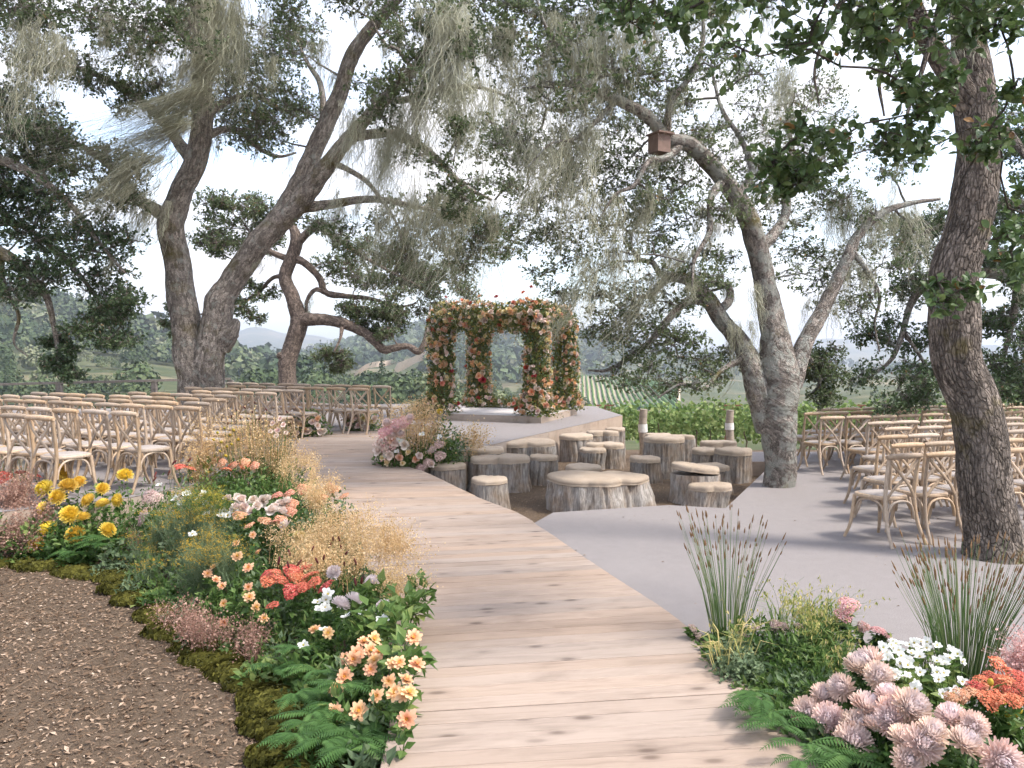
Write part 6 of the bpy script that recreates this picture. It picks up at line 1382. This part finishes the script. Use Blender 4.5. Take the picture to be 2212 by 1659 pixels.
def clump(name, label, x, y, z, parts, group='flower clumps up the boardwalk'):
    b = G(x, y, z); t_ = thing(name, label, 'flowers', tuple(b), 0, group); mb = MB(); mats = [M_green, M_gold, M_bluegreen, M_rust_, M_pinkplume, M_olive, M_seed]
    for p in parts:
        if p[0] == 'b': bush(mb, p[1], p[2], p[3], p[4], p[5], p[6], p[7])
        elif p[0] == 'a': airy(mb, p[1], p[2], p[3], p[4], p[5], p[6], .55, p[7], (0, 0), p[7])
        elif p[0] == 'h':
            for q in p[4]:
                v = nrm(np.array([.3 * rng.normal(), -.75, .6])); link('flower_head', head(p[1], p[2]), t_, tuple(q), aim(v), p[3] * rng.uniform(.85, 1.15)); stems(mb, [(q[0] * .7, q[1] * .7 + .05, 0)], [np.array(q) - v * .02], .0025)
    mb.build('foliage', mats, t_, smooth=False); return t_
def at(x, y, Y, b): return P(x, y, Y) - b
b = G(870, 1012, .2); A = lambda x, y, dy=0: at(x, y, b[1] - .13 + dy, b)
clump('flower_clump', 'large clump of pink dahlias and golden haze at the stage corner', 870, 1012, .2, [
    ('b', A(845, 1010, .36) * [1, 1, 0], .27, .42, 620, .06, .6, 0), ('b', A(900, 1012, .36) * [1, 1, 0], .30, .44, 700, .06, .55, 0), ('b', A(958, 1000, .5) * [1, 1, 0], .25, .74, 760, .055, .5, 0), ('b', A(985, 975, .8) * [1, 1, 0], .24, .56, 420, .05, .6, 2),
    ('a', A(900, 1000, .25) * [1, 1, 0], .24, .2, .92, 1700, .016, 1), ('a', A(868, 1000, .5) * [1, 1, 0], .26, .2, .95, 1100, .016, 1), ('a', A(935, 995, .4) * [1, 1, 0], .2, .2, .90, 1200, .016, 1), ('a', A(1020, 985, .9) * [1, 1, 0], .26, .2, .60, 1300, .015, 1),
    ('a', A(842, 990, .1) * [1, 1, 0], .16, .12, .60, 500, .018, 4),
    ('h', 'mum', 'pinkmum', .078, [A(886, 903), A(866, 938), A(836, 914), A(855, 926), A(872, 921), A(848, 940)]), ('h', 'umbel', 'pinksedum', .09, [A(858, 915), A(842, 925), A(828, 935), A(875, 910)]), ('h', 'rose', 'blush', .072, [A(874, 962), A(835, 972), A(853, 958), A(822, 958), A(905, 985), A(930, 1003), A(842, 985), A(818, 975)]), ('h', 'rose', 'apricot', .070, [A(899, 993), A(847, 952), A(862, 990)]), ('h', 'rose', 'cream', .05, [A(826, 990), A(838, 1000), A(884, 978), A(870, 1002)]), ('h', 'single', 'white', .048, [A(836, 985), A(862, 953), A(912, 938), A(950, 945), A(858, 975)]),
    ('h', 'umbel', 'sedum', .075, [A(948, 960), A(932, 972), A(950, 985), A(908, 1012), A(925, 1000)]), ('h', 'mum', 'yellow', .055, [A(950, 890, .4)]), ('h', 'burnet', 'burnet', .02, [A(910, 920), A(935, 915), A(946, 918), A(880, 912), A(925, 935), A(900, 940), A(918, 905), A(940, 930)])])
b = G(668, 945, Z_LEFT); A = lambda x, y, dy=0: at(x, y, b[1] - .18 + dy, b)
clump('flower_clump', 'round leafy flower clump where the boardwalk meets the chairs', 668, 945, Z_LEFT, [('b', (0, .15, 0), .38, .50, 800, .06, .55, 0), ('b', (-.35, .25, 0), .3, .44, 420, .06, .55, 0), ('a', (-.35, .2, 0), .25, .2, .58, 700, .016, 3), ('h', 'rose', 'blush', .075, [A(612, 910), A(604, 925), A(620, 930), A(640, 915), A(685, 920), A(700, 932)]), ('h', 'rose', 'dusty', .07, [A(676, 912), A(655, 900), A(690, 932), A(640, 938), A(668, 932)]), ('h', 'rose', 'apricot', .065, [A(688, 905), A(660, 930), A(650, 918)])])
b = G(778, 932, Z_LEFT); A = lambda x, y, dy=0: at(x, y, b[1] - .18 + dy, b)
clump('flower_clump', 'rust and cream flower clump beside the last chairs', 778, 932, Z_LEFT, [('b', (.05, .12, 0), .36, .48, 760, .06, .55, 0), ('a', (-.15, .1, 0), .26, .2, .5, 900, .017, 3), ('a', (-.2, .15, 0), .2, .2, .54, 600, .017, 1), ('h', 'rose', 'cream', .065, [A(795, 895), A(805, 912), A(785, 905)]), ('h', 'rose', 'dusty', .065, [A(765, 905), A(775, 920), A(755, 918), A(792, 925)]), ('h', 'rose', 'blush', .065, [A(772, 890), A(760, 895), A(810, 905), A(782, 915)])])
b = np.array([-3.05, 9.4, -.08]); A = lambda x, y, dy=0: at(x, y, 9.35 + dy, b); qx, qy = to_px(b)
clump('flower_clump', 'tall wheat coloured plumes with dark seed heads beside the forked oak', qx, qy, -.08, [('a', (-.55, .15, .25), .28, .2, .92, 1500, .012, 1), ('a', (-.15, .2, .25), .30, .2, .98, 1900, .012, 1), ('a', (.2, .3, .2), .30, .22, .96, 1700, .012, 1), ('a', (-.75, 0, .2), .22, .2, .70, 800, .011, 1), ('b', (-.55, .0, .05), .3, .70, 620, .05, .6, 5), ('b', (-.1, .1, .05), .36, .72, 760, .05, .55, 0), ('b', (.35, .3, .05), .35, .60, 620, .055, .6, 0), ('b', (-.35, -.3, 0), .36, .55, 620, .055, .55, 0), ('b', (.1, -.3, 0), .36, .55, 620, .055, .55, 0),
    ('h', 'rose', 'dusty', .034, [A(590, 915, .2), A(605, 905, .2), A(600, 930, .2), A(612, 918, .2)]), ('h', 'rose', 'blush', .032, [A(618, 935, .1), A(598, 942, .1), A(585, 932, .1)]), ('h', 'burnet', 'burnet', .028, [A(510, 885, .2), A(528, 880, .2), A(545, 890, .2), A(500, 900, .1), A(560, 905, .2), A(535, 905, .1), A(492, 915, .1), A(575, 885, .2), A(550, 870, .2), A(520, 905, .1), A(620, 890, .2)]), ('h', 'cone', 'cone', .02, [A(470, 935), A(485, 925), A(497, 940), A(478, 955), A(505, 930), A(462, 950), A(515, 950), A(490, 965), A(475, 975), A(500, 960), A(488, 985)]), ('h', 'umbel', 'salmon', .05, [A(480, 1000, -.3), A(505, 1005, -.3), A(530, 998, -.3), A(550, 1006, -.3)])])
clump('flower_clump', 'green clump with peach blooms behind the pink dahlias, at the arch foot', 905, 905, Z_LEFT, [('b', (0, 0, 0), .4, .4, 500, .07, .45, 0), ('a', (.1, -.1, 0), .4, .2, .5, 900, .018, 1)])

# ---- right bed
RB = 'flowers of the right bed'
mb = MB()
for _ in range(330):
    y = rng.uniform(2.5, 5.1); x = XR(y) + 2.6 * rng.beta(.9, 1.7)
    if y > 4.3 + .35 * math.sin(x * 2) + (.6 if x < 2.1 else 0): continue
    s_ = x - XR(y); h = .04 + .22 * float(smooth(np.array((s_ + .05) / .45))); bush(mb, (x, y, 0), .16, h * rng.uniform(.7, 1.1), 110, rng.uniform(.03, .06), .5 + .13 * rng.normal(), 0 if rng.random() < .75 else 1, NLEAF if rng.random() < .6 else WLEAF)
tag(mb.build('bed_foliage', [M_green, M_bluegreen], smooth=False), 'mixed green filler foliage packed through the right flower bed', 'foliage', kind='stuff')
plant('chrysanthemum', 'big blush pink chrysanthemums massed in the right bed', 'flowers', D5([(915, 1210), (1045, 1250), (1010, 1110), (1120, 1060), (1215, 930), (1340, 990), (1290, 915), (1400, 1110), (1530, 1180), (1215, 1290), (1325, 1300), (1150, 1280), (1410, 1250), (1490, 1380), (1190, 1385), (1660, 1330), (1780, 1240), (1850, 1400), (1905, 1285), (1510, 1495), (2070, 1490), (1270, 1190), (1390, 1200), (1600, 1400)]), right_hit, 'mum', 'pinkmum', .078, RB, (0, -.62, .75), zg=0, tint=.3, leafy=34)
wh = [(rng.uniform(1290, 1840), rng.uniform(760, 1100)) for _ in range(120)]; wh = [q for q in wh if abs((q[1] - 780) - (q[0] - 1290) * .36) < 170][:62]
plant('white_cosmos', 'cloud of small white blooms behind the blush chrysanthemums', 'flowers', D5(wh), lambda x, y: right_hit(x, y + 6), 'single', 'white', .026, RB, (0, -.6, .7), zg=0, tint=.8, leafy=14)
plant('yarrow', 'bright coral red yarrow at the right picture edge', 'flowers', D5([(2060, 920), (2010, 1000), (2080, 1010), (1990, 1080), (2090, 1080), (2150, 1130), (1920, 1060), (2180, 1000), (2130, 960), (2050, 1130), (2195, 1060), (1960, 1010), (2120, 1040), (2000, 1130)]), right_hit, 'umbel', 'yarrow', .046, RB, (0, -.4, .9), zg=0)
plant('yarrow', 'small rusty yarrow between white blooms and coral yarrow', 'flowers', D5([(1770, 1120), (1830, 1105), (1890, 1080)]), right_hit, 'umbel', 'salmon', .034, RB, (0, -.3, .9), zg=0)
plant('sedum', 'pink sedum dome rising over the sea oats', 'flowers', D5([(1160, 560), (1130, 620)]), lambda x, y: P(x, y, 4.75), 'umbel', 'pinksedum', .062, RB, (0, -.35, .9), zg=0, leafy=40)
plant('sedum', 'dusty pink sedum heads behind the white blooms', 'flowers', D5([(1360, 720), (1330, 710), (1385, 750), (1245, 690)]), lambda x, y: P(x, y, 4.8), 'umbel', 'pinksedum', .04, RB, (0, -.35, .9), zg=0)
plant('sedum', 'mauve pink sedum low among the sea oats', 'flowers', D5([(770, 690), (865, 690), (610, 830), (600, 695), (540, 760), (720, 680), (660, 790), (1000, 780), (1190, 780), (590, 850)]), lambda x, y: P(x, y, 4.85), 'umbel', 'sedum', .04, RB, (0, -.35, .9), zg=0)
plant('sedum', 'grey lavender sedum at the boardwalk corner of the right bed', 'flowers', D5([(225, 700), (255, 740), (280, 760), (240, 770)]), lambda x, y: P(x, y, 5.05), 'umbel', 'sedum', .03, RB, (0, -.35, .9), zg=0)
plant('craspedia', 'olive yellow cone heads on tall stems at the lower right corner', 'flowers', D5([(2010, 1025), (2025, 1145), (2090, 1150), (2165, 1215), (2115, 1220), (2005, 1280), (2130, 1280), (2030, 1420), (2140, 1400), (1860, 1275), (1890, 1435), (2180, 1195), (2040, 1200)]), lambda x, y: P(x, y, 3.55), 'cone', 'cone', .0155, RB, (0, 0, 1), jit=.12, stem=.0028, zg=0, tint=.6, leafy=10)
sprays('astilbe', 'mauve pink astilbe plumes at the right picture edge', 'astilbe', D5([(2140, 830), (2230, 810), (2230, 960), (2160, 950)]), 6, lambda mb, p: airy(mb, (p[0], p[1], max(0, p[2] - .15)), .05, .05, .25, 300, .009, .4), M_pinkplume, lambda x, y: P(x, y, 4.2), RB, 0)
def oats(mb, p, n=14):
    n = int(n * rng.uniform(.6, 1.3))
    for k in range(n):
        a = rng.uniform(-1.2, 1.2); l = rng.uniform(.26, .56); d = np.array([math.sin(a) * .55, .3 * rng.normal(), 0]); q = np.linspace(0, 1, 6)[:, None]
        pth = p + d * l * q ** 1.6 + np.array([0, 0, 1]) * l * (q - .28 * q ** 3); pth[:, 2] -= p[2] * .8; pth = pth
        V, Q = ribbons(pth[None], np.tile([[.003, .003, .0025, .002, .0015, .001]], (1, 1)), nrm(rng.normal(size=(1, 3)))); mb.add(V, Q, 1, .6)
        m_ = 7; f = rng.uniform(.55, 1, m_); o = np.stack([np.interp(f, q[:, 0], pth[:, i]) for i in range(3)], 1) + .012 * rng.normal(size=(m_, 3)); ax = nrm(np.tile([[0, 0, -1.0]], (m_, 1)) + .35 * rng.normal(size=(m_, 3)))
        V, Q = place(np.array([[0, 0, 0], [.45, -.2, .03], [1, 0, 0], [.45, .2, .03]]), FQ4, o, ax, rnd_unit(m_), rng.uniform(.018, .034, m_)); mb.add(V, Q, 0, np.repeat(np.clip(.45 + .3 * rng.normal(size=m_), 0, 1), 4))
    n2 = n * 2; a = rng.uniform(0, 6.28, n2); l = rng.uniform(.14, .36, n2); d = np.c_[np.cos(a), np.sin(a), np.zeros(n2)]; b0 = np.array([p[0], p[1], p[2] * .15]) + .05 * rng.normal(size=(n2, 3)) * [1, 1, 0]
    pts = np.stack([b0, b0 + d * l[:, None] * .3 + np.c_[np.zeros((n2, 2)), l * .7], b0 + d * l[:, None] * .75 + np.c_[np.zeros((n2, 2)), l * .75]], 1); V, Q = ribbons(pts, np.tile([[.006, .008, .001]], (n2, 1)), np.cross(d, [0, 0, 1.0])); mb.add(V, Q, 1, np.repeat(np.clip(.75 + .2 * rng.normal(size=n2), 0, 1), 6))
sprays('sea_oats', 'arching olive gold sea oats with drooping flat seed heads', 'grass', D5([(560, 760), (900, 620), (1130, 700), (1150, 900), (800, 960), (560, 880)]), 12, oats, [M_oats, M_green], lambda x, y: P(x, y, 4.75 + .25 * rng.normal()) * [1, 1, 0] + [0, 0, .10], RB, 0)
sprays('sea_oats', 'few sea oat heads dangling over the boardwalk', 'grass', D5([(330, 900), (480, 880), (520, 980), (400, 960)]), 2, lambda mb, p: oats(mb, p, 9), [M_oats, M_oats], lambda x, y: P(x, y, 4.6) * [1, 1, 0] + [0, 0, .06], RB, 0)
rf = lambda x, y: G(x, y, .10)
ferns('fern', 'bright fern fronds reaching over the boardwalk edge of the right bed', D5([(640, 1130), (700, 1200), (760, 1270), (600, 1080)]), .26, 6, rf, .4, RB)
ferns('fern', 'green fern fronds in front of the blush chrysanthemums', D5([(900, 1400), (1000, 1450), (1150, 1470), (1330, 1440), (1080, 1400), (880, 1500)]), .22, 6, rf, .5, RB)
sprays('columbine', 'blue green lobed foliage along the boardwalk edge', 'plant', D5([(330, 800), (520, 790), (640, 930), (560, 1000), (430, 930)]), 12, lambda mb, p: bush(mb, p * [1, 1, 0], .11, .15, 130, .035, .6), M_bluegreen, lambda x, y: G(x, y, .08), RB, 0)

# ================================================================== LEAF LITTER
M_litter = mat_leaf('fallen_leaves', [(0, (.10, .065, .042)), (.4, (.24, .165, .112)), (.75, (.41, .305, .225)), (1, (.55, .44, .345))], .1, .85, .1)
mb = MB(); q = rng.uniform([-8, 2.2], [-.6, 8], (60000, 2)); q = q[(sdist(q) < .04) & (rng.random(len(q)) < np.clip(1.6 - (q[:, 1] - 2.5) * .16, .4, 1))]
q2 = rng.uniform([-1.4, 8.2], [5.2, 19], (16000, 2)); q2 = q2[~in_poly(q2, left_poly) & ~in_poly(q2, right_poly) & (q2[:, 0] > XR(q2[:, 1]) + .02)]
for qq, s0, s1 in ((q, .012, .060), (q2, .012, .045)):
    n = len(qq); z = ground_z(qq[:, 0], qq[:, 1]) + rng.uniform(.003, .016, n); a = rng.uniform(0, 6.28, n); ax = np.c_[np.cos(a), np.sin(a), .25 * rng.normal(size=n)]
    V, Q = place(np.array([[0, 0, 0], [.5, -.21, .12], [1, 0, .0], [.5, .21, .12]]), FQ4, np.c_[qq, z], ax, nrm(np.c_[.35 * rng.normal(size=(n, 2)), np.ones(n)]), s0 + (s1 - s0) * rng.beta(1.1, 2.6, n)); mb.add(V, Q, 0, np.repeat(np.clip(.36 + .28 * rng.normal(size=n), 0, 1), 4))
n = 2600; qq = rng.uniform([-7, 2.3], [-.7, 7.6], (n, 2)); qq = qq[sdist(qq) < 0]; n = len(qq); z = ground_z(qq[:, 0], qq[:, 1]) + .012; a = rng.uniform(0, 6.28, n); d = np.c_[np.cos(a), np.sin(a), .1 * rng.normal(size=n)] * rng.uniform(.02, .07, (n, 1)); c = np.c_[qq, z]
V, Q, uv = tubes(np.stack([c - d, c + .006 * rng.normal(size=c.shape) + [0, 0, .004], c + d], 1), np.full((n, 3), .0016), 3); mb.add(V, Q, 0, .35)
tag(mb.build('leaf_litter', M_litter, smooth=False), 'dry fallen oak leaves and twigs strewn over the mulch', 'leaf litter', kind='stuff')
mb = MB(); n = 150; qq = rng.uniform([-.5, 3.2], [6.5, 13.5], (n, 2)); qq = qq[in_poly(qq, right_poly)]; n = len(qq); a = rng.uniform(0, 6.28, n)
V, Q = place(np.array([[0, 0, 0], [.5, -.24, .15], [1, 0, .0], [.5, .24, .15]]), FQ4, np.c_[qq, np.full(n, .006)], np.c_[np.cos(a), np.sin(a), np.zeros(n)], np.tile([[0, 0, 1.0]], (n, 1)), rng.uniform(.015, .035, n)); mb.add(V, Q, 0, np.repeat(rng.random(n) * .6, 4))
tag(mb.build('scattered_leaves', M_litter, smooth=False), 'few stray dry leaves lying on the grey carpet', 'leaves', kind='stuff')
